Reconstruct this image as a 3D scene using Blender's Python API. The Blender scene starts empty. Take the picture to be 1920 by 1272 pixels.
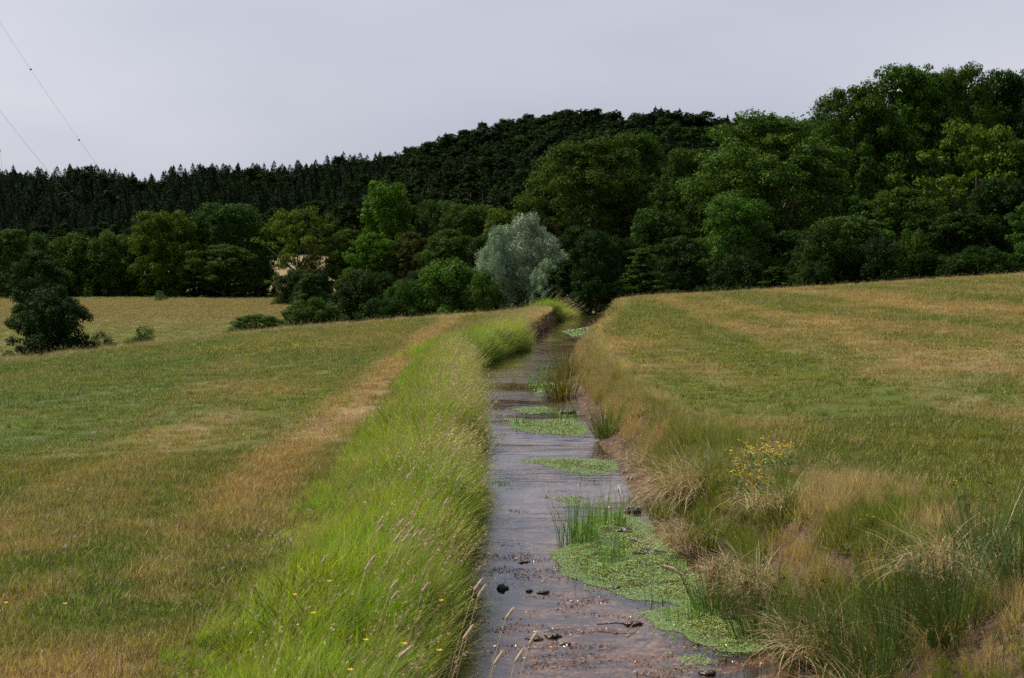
import bpy, math, random
import numpy as np
from math import radians as R
from mathutils import Vector, Matrix

# ------------------------------------------------------------------ camera, sky, sun, exposure
S = bpy.context.scene
C = S.collection
rng = np.random.default_rng(11)
random.seed(11)
F = 3200.0                    # focal length in pixels of the 1920 wide photograph
EYE = 1.7
HOR = 500.0

cam = bpy.data.cameras.new('camera')
cam.sensor_width = 36.0
cam.lens = F / 1920 * 36
cam.clip_start = 0.1
cam.clip_end = 6000
cam.dof.use_dof = True
cam.dof.focus_distance = 18.0
cam.dof.aperture_fstop = 10
camo = bpy.data.objects.new('camera', cam)
C.objects.link(camo)
camo.location = (0, 0, EYE)
camo.rotation_euler = (R(90) - math.atan((636 - HOR) / F), 0, 0)
S.camera = camo

SUN_DIR = Vector((-0.62, 0.34, 0.90)).normalized()      # towards the sun
elev = math.asin(SUN_DIR.z)
azim = math.atan2(SUN_DIR.x, SUN_DIR.y)
sun = bpy.data.lights.new('sun', 'SUN')
sun.energy = 5.0
sun.angle = R(1.0)
sun.color = (1.0, 0.93, 0.82)
suno = bpy.data.objects.new('sun', sun)
C.objects.link(suno)
suno.rotation_euler = SUN_DIR.to_track_quat('Z', 'Y').to_euler()

world = bpy.data.worlds.new('World')
S.world = world
world.use_nodes = True
nt = world.node_tree
nt.nodes.clear()
N = nt.nodes.new
out = N('ShaderNodeOutputWorld')
bg = N('ShaderNodeBackground')
bg.inputs[1].default_value = 0.1
sky = N('ShaderNodeTexSky')
sky.sky_type = 'NISHITA'
sky.sun_disc = False
sky.sun_elevation = elev
sky.sun_rotation = azim
sky.air_density = 1.0
sky.dust_density = 1.5
tc = N('ShaderNodeTexCoord')
mp = N('ShaderNodeMapping')
mp.inputs['Scale'].default_value = (1.6, 1.6, 5.0)
mp.inputs['Rotation'].default_value = (0.0, 0.15, 0.0)
no = N('ShaderNodeTexNoise')
no.inputs['Scale'].default_value = 1.3
no.inputs['Detail'].default_value = 4
no.inputs['Roughness'].default_value = 0.45
ramp = N('ShaderNodeValToRGB')
ramp.color_ramp.elements[0].position = 0.33
ramp.color_ramp.elements[0].color = (3.5, 3.72, 4.55, 1)
ramp.color_ramp.elements[1].position = 0.66
ramp.color_ramp.elements[1].color = (5.1, 5.12, 5.7, 1)
mix = N('ShaderNodeMixRGB')
mix.inputs[0].default_value = 0.88
L = nt.links.new
L(tc.outputs['Generated'], mp.inputs[0]); L(mp.outputs[0], no.inputs['Vector']); L(no.outputs['Fac'], ramp.inputs[0])
sx = N('ShaderNodeSeparateXYZ'); vm = N('ShaderNodeMapRange')
vm.inputs[1].default_value = .22; vm.inputs[2].default_value = .95; vm.inputs[3].default_value = .9; vm.inputs[4].default_value = .15
L(tc.outputs['Generated'], sx.inputs[0]); L(sx.outputs[2], vm.inputs[0]); L(vm.outputs[0], mix.inputs[0])
L(sky.outputs[0], mix.inputs[1]); L(ramp.outputs[0], mix.inputs[2])
L(mix.outputs[0], bg.inputs[0]); L(bg.outputs[0], out.inputs[0])

S.view_settings.view_transform = 'Standard'
S.view_settings.look = 'None'
S.view_settings.gamma = 1
S.view_settings.use_curve_mapping = False
S.view_settings.exposure = 0.42
S.render.engine = 'CYCLES'
cy = S.cycles
cy.max_bounces = 6
cy.diffuse_bounces = 2
cy.glossy_bounces = 3
cy.transmission_bounces = 3
cy.transparent_max_bounces = 6
cy.caustics_reflective = False
cy.caustics_refractive = False
cy.use_denoising = False
cy.sample_clamp_indirect = 4

# ------------------------------------------------------------------ helpers
def px(x, y, z):
    """ground point seen at pixel (x, y) of the photograph that lies at height z"""
    Y = (EYE - z) * F / (y - HOR)
    return (x - 960) / F * Y, Y

def sm(t):
    t = np.clip(t, 0, 1)
    return t * t * (3 - 2 * t)

def vnoise(x, y, seed=0):
    x = np.asarray(x, float); y = np.asarray(y, float)
    xi = np.floor(x).astype(np.int64); yi = np.floor(y).astype(np.int64)
    fx = sm(x - xi); fy = sm(y - yi)
    def h(a, b):
        n = (a * 374761393 + b * 668265263 + seed * 982451653) & 0xffffffff
        n = ((n ^ (n >> 13)) * 1274126177) & 0xffffffff
        n = n ^ (n >> 16)
        return (n & 0xffff) / 65535.0
    return (h(xi, yi) * (1 - fx) + h(xi + 1, yi) * fx) * (1 - fy) + (h(xi, yi + 1) * (1 - fx) + h(xi + 1, yi + 1) * fx) * fy

def fbm(x, y, seed=0, o=4):
    s = 0; a = 0.5; t = 0
    for k in range(o):
        s = s + a * vnoise(x * 2 ** k + 17.3 * k, y * 2 ** k - 9.1 * k, seed + k); t += a; a *= 0.55
    return s / t

WZ = -0.40          # water level
def edge(tab):
    pts = [px(x, y, WZ) for x, y in tab]
    pts.sort(key=lambda p: p[1])
    return np.array([p[1] for p in pts]), np.array([p[0] for p in pts])
_lt = edge([(838, 1272), (842, 1180), (850, 1100), (868, 1000), (880, 900), (872, 800), (868, 750), (866, 715), (868, 698), (900, 678), (968, 657), (985, 638), (1018, 615), (1042, 600)])
_rt = edge([(1510, 1272), (1445, 1225), (1405, 1160), (1335, 1095), (1285, 1045), (1232, 1000), (1203, 950), (1175, 900), (1158, 868), (1122, 830), (1108, 800), (1085, 760), (1066, 715), (1064, 680), (1078, 655), (1104, 635), (1128, 615), (1138, 600)])
def xl(Y):
    Y = np.asarray(Y, float)
    wob = .07 + .35 * sm((Y - 30) / 15)
    return np.interp(Y, np.r_[-60, _lt[0], 90], np.r_[-0.5, _lt[1], 3.9]) + wob * (vnoise(Y * 1.3, 3.3, 5) - .5) + wob * .5 * (vnoise(Y * 3.1, 3.3, 8) - .5)
def xr(Y):
    return np.interp(Y, np.r_[-60, 4, _rt[0], 90], np.r_[2.0, 1.75, _rt[1], 4.9]) + 0.12 * (vnoise(np.asarray(Y) * 1.6, 7.3, 6) - .5)

AK = np.array([-.45, -.3, -.206, -.131, 0, .04, .075, .178, .3, .5])
YC = np.array([38, 42.8, 50, 58, 64, 70, 76, 76, 80, 90.])
KX = (np.array([-300, 0, 80, 150, 240, 275, 350, 480, 600, 720, 790, 850, 930, 1040, 1110, 1150, 1260, 1340, 1420, 1500, 1700, 2300]) - 960) / F
KY = np.array([322, 323, 328, 320, 325, 338, 312, 308, 308, 300, 270, 252, 235, 218, 220, 232, 212, 235, 225, 225, 200, 180.])
def ridge(a):
    Rr = np.interp(a, [-.4, -.1, 0, .1, .2, .5], [760, 720, 600, 470, 380, 340])
    ys = np.interp(a, KX, KY)
    return Rr, EYE + (HOR - ys) / F * Rr - 15.0
def tree_h_hill(a, Y):
    foot = np.interp(a, [-.4, -.1, 0, .1, .2, .5], [430, 430, 380, 300, 250, 230])
    Rr, _ = ridge(a)
    return 10 + 5 * np.clip((Y - foot) / (Rr - foot), 0, 1)

def ground_base(X, Y):
    X = np.asarray(X, float); Y = np.asarray(Y, float)
    Ys = np.maximum(Y, 12)
    a = np.clip(X / Ys, -.6, .6)
    yc = np.interp(a, AK, YC)
    Xc = np.clip(X, -30, 40)
    plane = 0.055 * Xc
    pc = 0.055 * np.clip(a * yc, -30, 40)
    f = np.interp(a, [-.3, -.05, .1, .2, .3, .5], [-3.0, -3.0, -2.2, -.9, .2, 1.5])
    foot = np.interp(a, [-.4, -.1, 0, .1, .2, .5], [430, 430, 380, 300, 250, 230])
    zf = np.interp(a, [-.4, -.22, -.15, 0, .1, .2, .5], [0, 1.0, 4.2, 4.0, 2, 3, 6])
    Rr, zr = ridge(a)
    st = np.interp(a, [-.1, 0, .1, .3], [262, 200, 170, 150])
    h = f + (zf - f) * sm((Y - st) / (foot - st))
    h = h + (zr - zf) * np.clip((Y - foot) / (Rr - foot), 0, 1) ** 0.9
    h = h - np.clip((Y - Rr) / 400, 0, 1) * (h * .5)
    t = Y - yc
    w = 1 - (1 - np.clip(t / 30, 0, 1)) ** 2
    near = np.where(t > 0, pc, plane)
    z = near * (1 - w) + h * w
    und = (fbm(X * .35, Y * .35, 3, 3) - .5) * 0.10 + (fbm(X * 1.7, Y * 1.7, 9, 3) - .5) * 0.05
    return z + und * np.clip(1.4 - Y / 90, .2, 1)

def ground(X, Y):
    X = np.asarray(X, float); Y = np.asarray(Y, float)
    b = ground_base(X, Y)
    l = xl(Y); r = xr(Y)
    act = 1 - sm((Y - 74) / 5)
    # left bank: steep, right bank: mud shelf then slope
    dl = l - X; dr = X - r
    lw = np.interp(Y, [0, 34, 50, 58, 64, 70], [.32, .35, .25, .14, .12, .4])
    rw = np.interp(Y, [0, 9, 14, 22, 40, 70], [.75, .7, .5, .55, .6, .6])
    rough = (fbm(X * 5, Y * 5, 31, 3) - .5)
    shelf = WZ + 0.03
    dlr = dl + rough * .35
    zl = shelf - .06 + (b - shelf + .06) * sm((dlr + .05) / lw) ** .8
    t = dr / rw
    zr_ = shelf - .03 + (b - shelf + .03) * (0.16 * np.clip(t / .35, 0, 1) + .84 * sm((t - .3) / .75)) + rough * .10 * sm(t * 3) * (1 - sm((t - .8) * 2))
    mid = np.minimum(dl, dr)
    bed = WZ - 0.02 - 0.07 * sm(-np.maximum(dl, dr) / .35) + (fbm(X * 3, Y * 1.3, 41, 3) - .5) * .05
    z = np.where(dl > 0, zl, np.where(dr > 0, zr_, bed))
    return b * (1 - act) + np.minimum(z, np.maximum(b, z * 0 - 9)) * act

def gz(x, y):
    return float(ground(np.array([x]), np.array([y]))[0])

# ---- how the meadow is coloured: shared by the turf and by the grass that grows on it
def meadow(X, Y):
    """dryness 0..1, and hue selector 0..1 (olive / blue green)"""
    l = xl(Y); r = xr(Y)
    n1 = fbm(X * 1.0, Y * .30, 51, 4); n2 = fbm(X * .5, Y * .06, 61, 3); n3 = fbm(X * 3, Y * 2, 71, 3)
    left = X < (l + r) / 2
    tr = lambda c, w: np.exp(-((X - c - .25 * (vnoise(Y * .3, 2.2, 4) - .5)) / w) ** 2)
    dL = 0.10 + 1.1 * (n1 - .5) + .55 * (n2 - .5) + (.30 + .85 * sm((Y - 11.0) / 3)) * tr(-2.15, .36) + (.10 + .28 * np.exp(-((Y - 16) / 4) ** 2)) * tr(-3.75, .5) - .15 * sm((-X - 5) / 3)
    dL = dL - .25 * np.exp(-((Y - 9.6) / .9) ** 2) * (X > -2.6) + .4 * np.exp(-((Y - 7.6) / 1.1) ** 2) * np.exp(-((X + 1.9) / .6) ** 2)
    strp = np.sin((X - Y * .035) * 3.4 + 2.5 * n2) * .20 + np.sin((X - Y * .02) * 1.25 + 1.) * .22
    dR = 0.42 + 1.5 * (n1 - .5) + 1.5 * (n2 - .5) + strp + .22 * np.exp(-((X - r - .5) / .55) ** 2) - .12 * np.exp(-((X - r - 2.6) / 1.1) ** 2)
    d = np.where(left, dL, dR) + .75 * (n3 - .5) + (1.5 * (fbm(X * 2.2, Y * 1.5, 75, 3) - .5) + .12) * sm((15 - Y) / 4)
    hue = np.where(left, .45 + 1.4 * (fbm(X * .5, Y * .3, 81, 3) - .5) + .25 * sm((-X - 4) / 3), .25 + 1.0 * (fbm(X * .5, Y * .3, 81, 3) - .5))
    return np.clip(d, 0, 1), np.clip(hue, 0, 1)

OLIVE = np.array([.148, .175, .022]); BLUEG = np.array([.084, .155, .032])
DRY = np.array([.420, .325, .170]); BROWN = np.array([.285, .190, .092])
def meadow_col(X, Y, br=None):
    d, h = meadow(X, Y)
    g = OLIVE * (1 - h[:, None]) + BLUEG * h[:, None]
    b = fbm(X * 1.1 + 40, Y * .7, 91, 2)[:, None]
    dr = DRY * b + BROWN * (1 - b)
    return (g * (1 - d[:, None]) + dr * d[:, None]) * np.array([.90, .86, .80])

# ------------------------------------------------------------------ materials
def newmat(name):
    m = bpy.data.materials.new(name)
    m.use_nodes = True
    m.node_tree.nodes.clear()
    return m, m.node_tree, m.node_tree.nodes.new, m.node_tree.links.new

def leaf_mat(name, col, src='object', rough=.5, trans=.35, spec=.35, var=.35, tcol=None, huev=.04, attr='tint'):
    """thin foliage: principled + translucent, tinted per object or per scattered instance"""
    m, t, n, l = newmat(name)
    o = n('ShaderNodeOutputMaterial')
    base = n('ShaderNodeRGB'); base.outputs[0].default_value = (*col, 1)
    cur = base.outputs[0]
    if src == 'object':
        oi = n('ShaderNodeObjectInfo')
        mu = n('ShaderNodeMixRGB'); mu.blend_type = 'MULTIPLY'; mu.inputs[0].default_value = 1
        l(cur, mu.inputs[1]); l(oi.outputs['Color'], mu.inputs[2]); cur = mu.outputs[0]
    elif src == 'inst':
        at = n('ShaderNodeAttribute'); at.attribute_type = 'INSTANCER'; at.attribute_name = attr
        mu = n('ShaderNodeMixRGB'); mu.blend_type = 'MULTIPLY'; mu.inputs[0].default_value = 1
        l(cur, mu.inputs[1]); l(at.outputs['Color'], mu.inputs[2]); cur = mu.outputs[0]
    g = n('ShaderNodeNewGeometry')
    mr = n('ShaderNodeMapRange'); mr.inputs[3].default_value = 1 - var; mr.inputs[4].default_value = 1 + var
    l(g.outputs['Random Per Island'], mr.inputs[0])
    hs = n('ShaderNodeHueSaturation')
    mh = n('ShaderNodeMapRange'); mh.inputs[3].default_value = .5 - huev * .4; mh.inputs[4].default_value = .5 + huev * .6
    ma = n('ShaderNodeMath'); ma.operation = 'MULTIPLY'; ma.inputs[1].default_value = 7.31
    fr = n('ShaderNodeMath'); fr.operation = 'FRACT'
    l(g.outputs['Random Per Island'], ma.inputs[0]); l(ma.outputs[0], fr.inputs[0]); l(fr.outputs[0], mh.inputs[0])
    l(mh.outputs[0], hs.inputs['Hue']); l(mr.outputs[0], hs.inputs['Value']); l(cur, hs.inputs['Color'])
    p = n('ShaderNodeBsdfPrincipled')
    p.inputs['Roughness'].default_value = rough
    p.inputs['Specular IOR Level'].default_value = spec
    l(hs.outputs[0], p.inputs['Base Color'])
    tr = n('ShaderNodeBsdfTranslucent')
    tm = n('ShaderNodeMixRGB'); tm.blend_type = 'MULTIPLY'; tm.inputs[0].default_value = 1; tm.inputs[2].default_value = (*(tcol or (1.2, 1.25, .55)), 1)
    l(hs.outputs[0], tm.inputs[1]); l(tm.outputs[0], tr.inputs[0])
    mx = n('ShaderNodeMixShader'); mx.inputs[0].default_value = trans
    l(p.outputs[0], mx.inputs[1]); l(tr.outputs[0], mx.inputs[2]); l(mx.outputs[0], o.inputs[0])
    return m

def plain_mat(name, col, col2=None, scale=20, rough=.8, bump=.3, spec=.3, dist=.02):
    m, t, n, l = newmat(name)
    o = n('ShaderNodeOutputMaterial'); p = n('ShaderNodeBsdfPrincipled')
    tc = n('ShaderNodeTexCoord'); no = n('ShaderNodeTexNoise')
    no.inputs['Scale'].default_value = scale; no.inputs['Detail'].default_value = 6
    mx = n('ShaderNodeMixRGB'); mx.inputs[1].default_value = (*col, 1); mx.inputs[2].default_value = (*(col2 or [c * .6 for c in col]), 1)
    cr = n('ShaderNodeMapRange'); cr.inputs[1].default_value = .35; cr.inputs[2].default_value = .65
    l(tc.outputs['Object'], no.inputs['Vector']); l(no.outputs['Fac'], cr.inputs[0]); l(cr.outputs[0], mx.inputs[0]); l(mx.outputs[0], p.inputs['Base Color'])
    b = n('ShaderNodeBump'); b.inputs['Strength'].default_value = bump; b.inputs['Distance'].default_value = dist
    l(no.outputs['Fac'], b.inputs['Height']); l(b.outputs[0], p.inputs['Normal'])
    p.inputs['Roughness'].default_value = rough; p.inputs['Specular IOR Level'].default_value = spec
    l(p.outputs[0], o.inputs[0])
    return m

M = {}
M['bark'] = plain_mat('bark', (.10, .08, .055), (.04, .032, .025), 3, .9, .6)
M['leaf'] = leaf_mat('leaf', (1, 1, 1), rough=.6, trans=.26, spec=.05, var=.5)
M['willow'] = leaf_mat('willow_leaf', (1, 1, 1), rough=.45, trans=.22, spec=.4, var=.45, tcol=(1, 1.05, .85), huev=.02)
M['leaf_inst'] = leaf_mat('leaf_inst', (1, 1, 1), 'inst', rough=.65, trans=.12, spec=.03, var=.45)
M['grass'] = leaf_mat('grass_blade', (1, 1, 1), 'inst', rough=.55, trans=.42, spec=.10, var=.48, tcol=(1.15, 1.15, .45))
M['straw'] = leaf_mat('straw', (.46, .35, .19), 'none', rough=.6, trans=.25, spec=.2, var=.3, tcol=(1, .95, .7), huev=.02)
M['seed'] = leaf_mat('seed_head', (.42, .32, .17), 'none', rough=.7, trans=.15, spec=.2, var=.3, tcol=(1, .9, .7), huev=.02)
M['foxtail'] = leaf_mat('foxtail_head', (.58, .46, .33), 'none', rough=.8, trans=.2, spec=.1, var=.2, tcol=(1, .9, .7), huev=.02)
M['rush'] = leaf_mat('rush_stem', (.100, .140, .022), 'object', rough=.4, trans=.15, spec=.5, var=.45)
M['brownseed'] = leaf_mat('brown_seed', (.085, .040, .020), 'none', rough=.8, trans=.05, spec=.1, var=.4, tcol=(1, .8, .6))
M['reed'] = leaf_mat('reed_blade', (.130, .240, .035), 'object', rough=.4, trans=.3, spec=.5, var=.35)
M['yellow'] = leaf_mat('yellow_petal', (.85, .56, .02), 'none', rough=.5, trans=.3, spec=.2, var=.15, tcol=(1, 1, 1), huev=.01)
M['white'] = leaf_mat('white_floret', (.50, .47, .40), 'none', rough=.7, trans=.3, spec=.1, var=.1, tcol=(1, 1, 1), huev=.01)
M['stem'] = leaf_mat('green_stem', (.10, .17, .04), 'none', rough=.5, trans=.2, spec=.3, var=.3)
M['clod'] = plain_mat('wet_mud', (.05, .035, .028), (.018, .013, .011), 30, .35, 1.0, .5)
M['stone'] = plain_mat('stone', (.38, .30, .25), (.22, .16, .13), 25, .7, .5)
M['bed_stone'] = plain_mat('bed_stone', (.17, .11, .08), (.08, .05, .035), 25, .6, .4)
M['stick'] = plain_mat('dead_wood', (.33, .20, .14), (.16, .09, .06), 30, .8, .6)
M['steel'] = plain_mat('galvanised_steel', (.30, .30, .31), (.24, .24, .25), 3, .45, .05, .5)
M['red'] = plain_mat('red_paint', (.75, .05, .03), (.6, .04, .03), 3, .4, .05, .5)

def attr_mat_ground():
    m, t, n, l = newmat('meadow_ground')
    o = n('ShaderNodeOutputMaterial'); p = n('ShaderNodeBsdfPrincipled')
    at = n('ShaderNodeAttribute'); at.attribute_name = 'col'
    soil = n('ShaderNodeAttribute'); soil.attribute_name = 'soil'
    tc = n('ShaderNodeTexCoord')
    n1 = n('ShaderNodeTexNoise'); n1.inputs['Scale'].default_value = 26; n1.inputs['Detail'].default_value = 6; n1.inputs['Roughness'].default_value = .7
    n2 = n('ShaderNodeTexNoise'); n2.inputs['Scale'].default_value = 1.1; n2.inputs['Detail'].default_value = 9; n2.inputs['Roughness'].default_value = .75
    mp = n('ShaderNodeMapping'); mp.inputs['Scale'].default_value = (.35, 1.5, 1)
    l(tc.outputs['Object'], n1.inputs['Vector']); l(tc.outputs['Object'], mp.inputs[0]); l(mp.outputs[0], n2.inputs['Vector'])
    r1 = n('ShaderNodeMapRange'); r1.inputs[1].default_value = .25; r1.inputs[2].default_value = .75; r1.inputs[3].default_value = .55; r1.inputs[4].default_value = 1.45
    r2 = n('ShaderNodeMapRange'); r2.inputs[1].default_value = .3; r2.inputs[2].default_value = .7; r2.inputs[3].default_value = .7; r2.inputs[4].default_value = 1.3
    l(n1.outputs['Fac'], r1.inputs[0]); l(n2.outputs['Fac'], r2.inputs[0])
    mm = n('ShaderNodeMath'); mm.operation = 'MULTIPLY'; l(r1.outputs[0], mm.inputs[0]); l(r2.outputs[0], mm.inputs[1])
    sc = n('ShaderNodeVectorMath'); sc.operation = 'SCALE'; l(at.outputs['Color'], sc.inputs[0]); l(mm.outputs[0], sc.inputs['Scale'])
    # soil of the banks
    n3 = n('ShaderNodeTexNoise'); n3.inputs['Scale'].default_value = 9; n3.inputs['Detail'].default_value = 8; n3.inputs['Roughness'].default_value = .7
    l(tc.outputs['Object'], n3.inputs['Vector'])
    cr = n('ShaderNodeValToRGB')
    e = cr.color_ramp.elements
    e[0].position = .3; e[0].color = (.045, .026, .018, 1)
    e[1].position = .72; e[1].color = (.27, .175, .115, 1)
    k = e.new(.5); k.color = (.125, .076, .050, 1)
    l(n3.outputs['Fac'], cr.inputs[0])
    mx = n('ShaderNodeMixRGB'); l(soil.outputs['Fac'], mx.inputs[0]); l(sc.outputs[0], mx.inputs[1]); l(cr.outputs[0], mx.inputs[2])
    l(mx.outputs[0], p.inputs['Base Color'])
    b = n('ShaderNodeBump'); b.inputs['Strength'].default_value = .9; b.inputs['Distance'].default_value = .05
    l(mm.outputs[0], b.inputs['Height'])
    b2 = n('ShaderNodeBump'); b2.inputs['Strength'].default_value = .8; b2.inputs['Distance'].default_value = .05
    l(n3.outputs['Fac'], b2.inputs['Height']); l(b.outputs[0], b2.inputs['Normal']); l(b2.outputs[0], p.inputs['Normal'])
    p.inputs['Roughness'].default_value = .9; p.inputs['Specular IOR Level'].default_value = .15
    l(p.outputs[0], o.inputs[0])
    return m
M['ground'] = attr_mat_ground()

def bed_mat():
    m, t, n, l = newmat('stream_bed')
    o = n('ShaderNodeOutputMaterial'); p = n('ShaderNodeBsdfPrincipled')
    tc = n('ShaderNodeTexCoord')
    v = n('ShaderNodeTexVoronoi'); v.inputs['Scale'].default_value = 30; v.inputs['Randomness'].default_value = 1
    mp = n('ShaderNodeMapping'); mp.inputs['Scale'].default_value = (1, .8, 1)
    l(tc.outputs['Object'], mp.inputs[0]); l(mp.outputs[0], v.inputs['Vector'])
    cr = n('ShaderNodeValToRGB'); e = cr.color_ramp.elements
    e[0].position = 0; e[0].color = (.055, .032, .020, 1); e[1].position = 1; e[1].color = (.23, .15, .10, 1)
    k = e.new(.6); k.color = (.125, .066, .038, 1)
    sp = n('ShaderNodeSeparateColor'); l(v.outputs['Color'], sp.inputs[0]); l(sp.outputs[0], cr.inputs[0])
    n3 = n('ShaderNodeTexNoise'); n3.inputs['Scale'].default_value = 1.0; n3.inputs['Detail'].default_value = 7; n3.inputs['Roughness'].default_value = .65
    m3 = n('ShaderNodeMapping'); m3.inputs['Scale'].default_value = (3.2, 6.5, 1)
    l(tc.outputs['Object'], m3.inputs[0]); l(m3.outputs[0], n3.inputs['Vector'])
    r3 = n('ShaderNodeMapRange'); r3.inputs[1].default_value = .47; r3.inputs[2].default_value = .56
    l(n3.outputs['Fac'], r3.inputs[0])
    mx = n('ShaderNodeMixRGB'); mx.inputs[2].default_value = (.022, .010, .006, 1)
    l(r3.outputs[0], mx.inputs[0]); l(cr.outputs[0], mx.inputs[1]); l(mx.outputs[0], p.inputs['Base Color'])
    b = n('ShaderNodeBump'); b.inputs['Strength'].default_value = .6; b.inputs['Distance'].default_value = .02
    l(v.outputs['Distance'], b.inputs['Height']); b.invert = True; l(b.outputs[0], p.inputs['Normal'])
    p.inputs['Roughness'].default_value = .7
    l(p.outputs[0], o.inputs[0])
    return m
M['bed'] = bed_mat()

def water_mat():
    m, t, n, l = newmat('stream_water')
    o = n('ShaderNodeOutputMaterial')
    tc = n('ShaderNodeTexCoord')
    hs = []
    for sc, st, d in (((1.7, 6.5, 1), 1.3, 4), ((9, 26, 1), 1.0, 3)):
        mp = n('ShaderNodeMapping'); mp.inputs['Scale'].default_value = sc; mp.inputs['Rotation'].default_value = (0, 0, .12)
        no = n('ShaderNodeTexNoise'); no.inputs['Scale'].default_value = st; no.inputs['Detail'].default_value = d; no.inputs['Distortion'].default_value = .4
        l(tc.outputs['Object'], mp.inputs[0]); l(mp.outputs[0], no.inputs['Vector']); hs.append(no.outputs['Fac'])
    amp = n('ShaderNodeTexNoise'); amp.inputs['Scale'].default_value = .55; amp.inputs['Detail'].default_value = 2
    l(tc.outputs['Object'], amp.inputs['Vector'])
    ra = n('ShaderNodeMapRange'); ra.inputs[1].default_value = .45; ra.inputs[2].default_value = .60; ra.inputs[3].default_value = .18; ra.inputs[4].default_value = 1
    l(amp.outputs['Fac'], ra.inputs[0])
    ad = n('ShaderNodeMath'); ad.operation = 'MULTIPLY_ADD'; ad.inputs[1].default_value = .12
    l(hs[1], ad.inputs[0]); l(hs[0], ad.inputs[2])
    mu = n('ShaderNodeMath'); mu.operation = 'MULTIPLY'; l(ad.outputs[0], mu.inputs[0]); l(ra.outputs[0], mu.inputs[1])
    b = n('ShaderNodeBump'); b.inputs['Strength'].default_value = 1.0; b.inputs['Distance'].default_value = .0058
    l(mu.outputs[0], b.inputs['Height'])
    fr = n('ShaderNodeFresnel'); fr.inputs['IOR'].default_value = 1.33; l(b.outputs[0], fr.inputs['Normal'])
    gl = n('ShaderNodeBsdfGlossy'); gl.inputs['Roughness'].default_value = .03; gl.inputs['Color'].default_value = (.86, .86, .88, 1)
    l(b.outputs[0], gl.inputs['Normal'])
    tr = n('ShaderNodeBsdfTransparent'); tr.inputs[0].default_value = (.86, .78, .66, 1)
    mx = n('ShaderNodeMixShader'); l(fr.outputs[0], mx.inputs[0]); l(tr.outputs[0], mx.inputs[1]); l(gl.outputs[0], mx.inputs[2])
    l(mx.outputs[0], o.inputs[0])
    return m
M['water'] = water_mat()

def attr_leaf(name, attr='col'):
    m, t, n, l = newmat(name)
    o = n('ShaderNodeOutputMaterial'); p = n('ShaderNodeBsdfPrincipled')
    at = n('ShaderNodeAttribute'); at.attribute_name = attr
    l(at.outputs['Color'], p.inputs['Base Color']); p.inputs['Roughness'].default_value = .45
    p.inputs['Specular IOR Level'].default_value = .4
    l(p.outputs[0], o.inputs[0])
    return m
M['weed'] = attr_leaf('duckweed_leaf')

# ------------------------------------------------------------------ mesh helpers
def fast_mesh(name, V, quads=None, tris=None, mats=(), mi=None, smooth=False, col=None):
    me = bpy.data.meshes.new(name)
    V = np.asarray(V, np.float32)
    parts = []; tot = []
    if quads is not None and len(quads): parts.append(np.asarray(quads, np.int32).ravel()); tot += [4] * len(quads)
    if tris is not None and len(tris): parts.append(np.asarray(tris, np.int32).ravel()); tot += [3] * len(tris)
    loops = np.concatenate(parts); tot = np.array(tot, np.int32)
    me.vertices.add(len(V)); me.vertices.foreach_set('co', V.ravel())
    me.loops.add(len(loops)); me.loops.foreach_set('vertex_index', loops)
    me.polygons.add(len(tot))
    me.polygons.foreach_set('loop_start', np.r_[0, np.cumsum(tot)[:-1]].astype(np.int32))
    try: me.polygons.foreach_set('loop_total', tot)
    except Exception: pass
    for m in mats: me.materials.append(m)
    if mi is not None: me.polygons.foreach_set('material_index', np.asarray(mi, np.int32))
    if smooth: me.polygons.foreach_set('use_smooth', np.ones(len(tot), bool))
    me.update(calc_edges=True)
    if col is not None:
        for k, (c, dom) in col.items():
            if c.ndim == 1:
                a = me.attributes.new(k, 'FLOAT', dom); a.data.foreach_set('value', c.astype(np.float32))
            else:
                a = me.attributes.new(k, 'FLOAT_COLOR', dom)
                a.data.foreach_set('color', np.c_[c, np.ones(len(c))].astype(np.float32).ravel())
    return me

def tag(o, label=None, cat=None, group=None, kind=None):
    if label: o['label'] = label
    if cat: o['category'] = cat
    if group: o['group'] = group
    if kind: o['kind'] = kind
    return o

def obj(name, me, parent=None, loc=None, link=True):
    o = bpy.data.objects.new(name, me)
    if link: C.objects.link(o)
    if parent: o.parent = parent
    if loc is not None: o.location = loc
    return o

def empty(name, loc, rz=0, sc=1):
    o = bpy.data.objects.new(name, None)
    C.objects.link(o); o.location = loc; o.rotation_euler = (0, 0, rz)
    o.scale = sc if isinstance(sc, (tuple, list)) else (sc, sc, sc)
    return o

def unit(v): return v / np.maximum(np.linalg.norm(v, axis=-1, keepdims=True), 1e-9)

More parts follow.
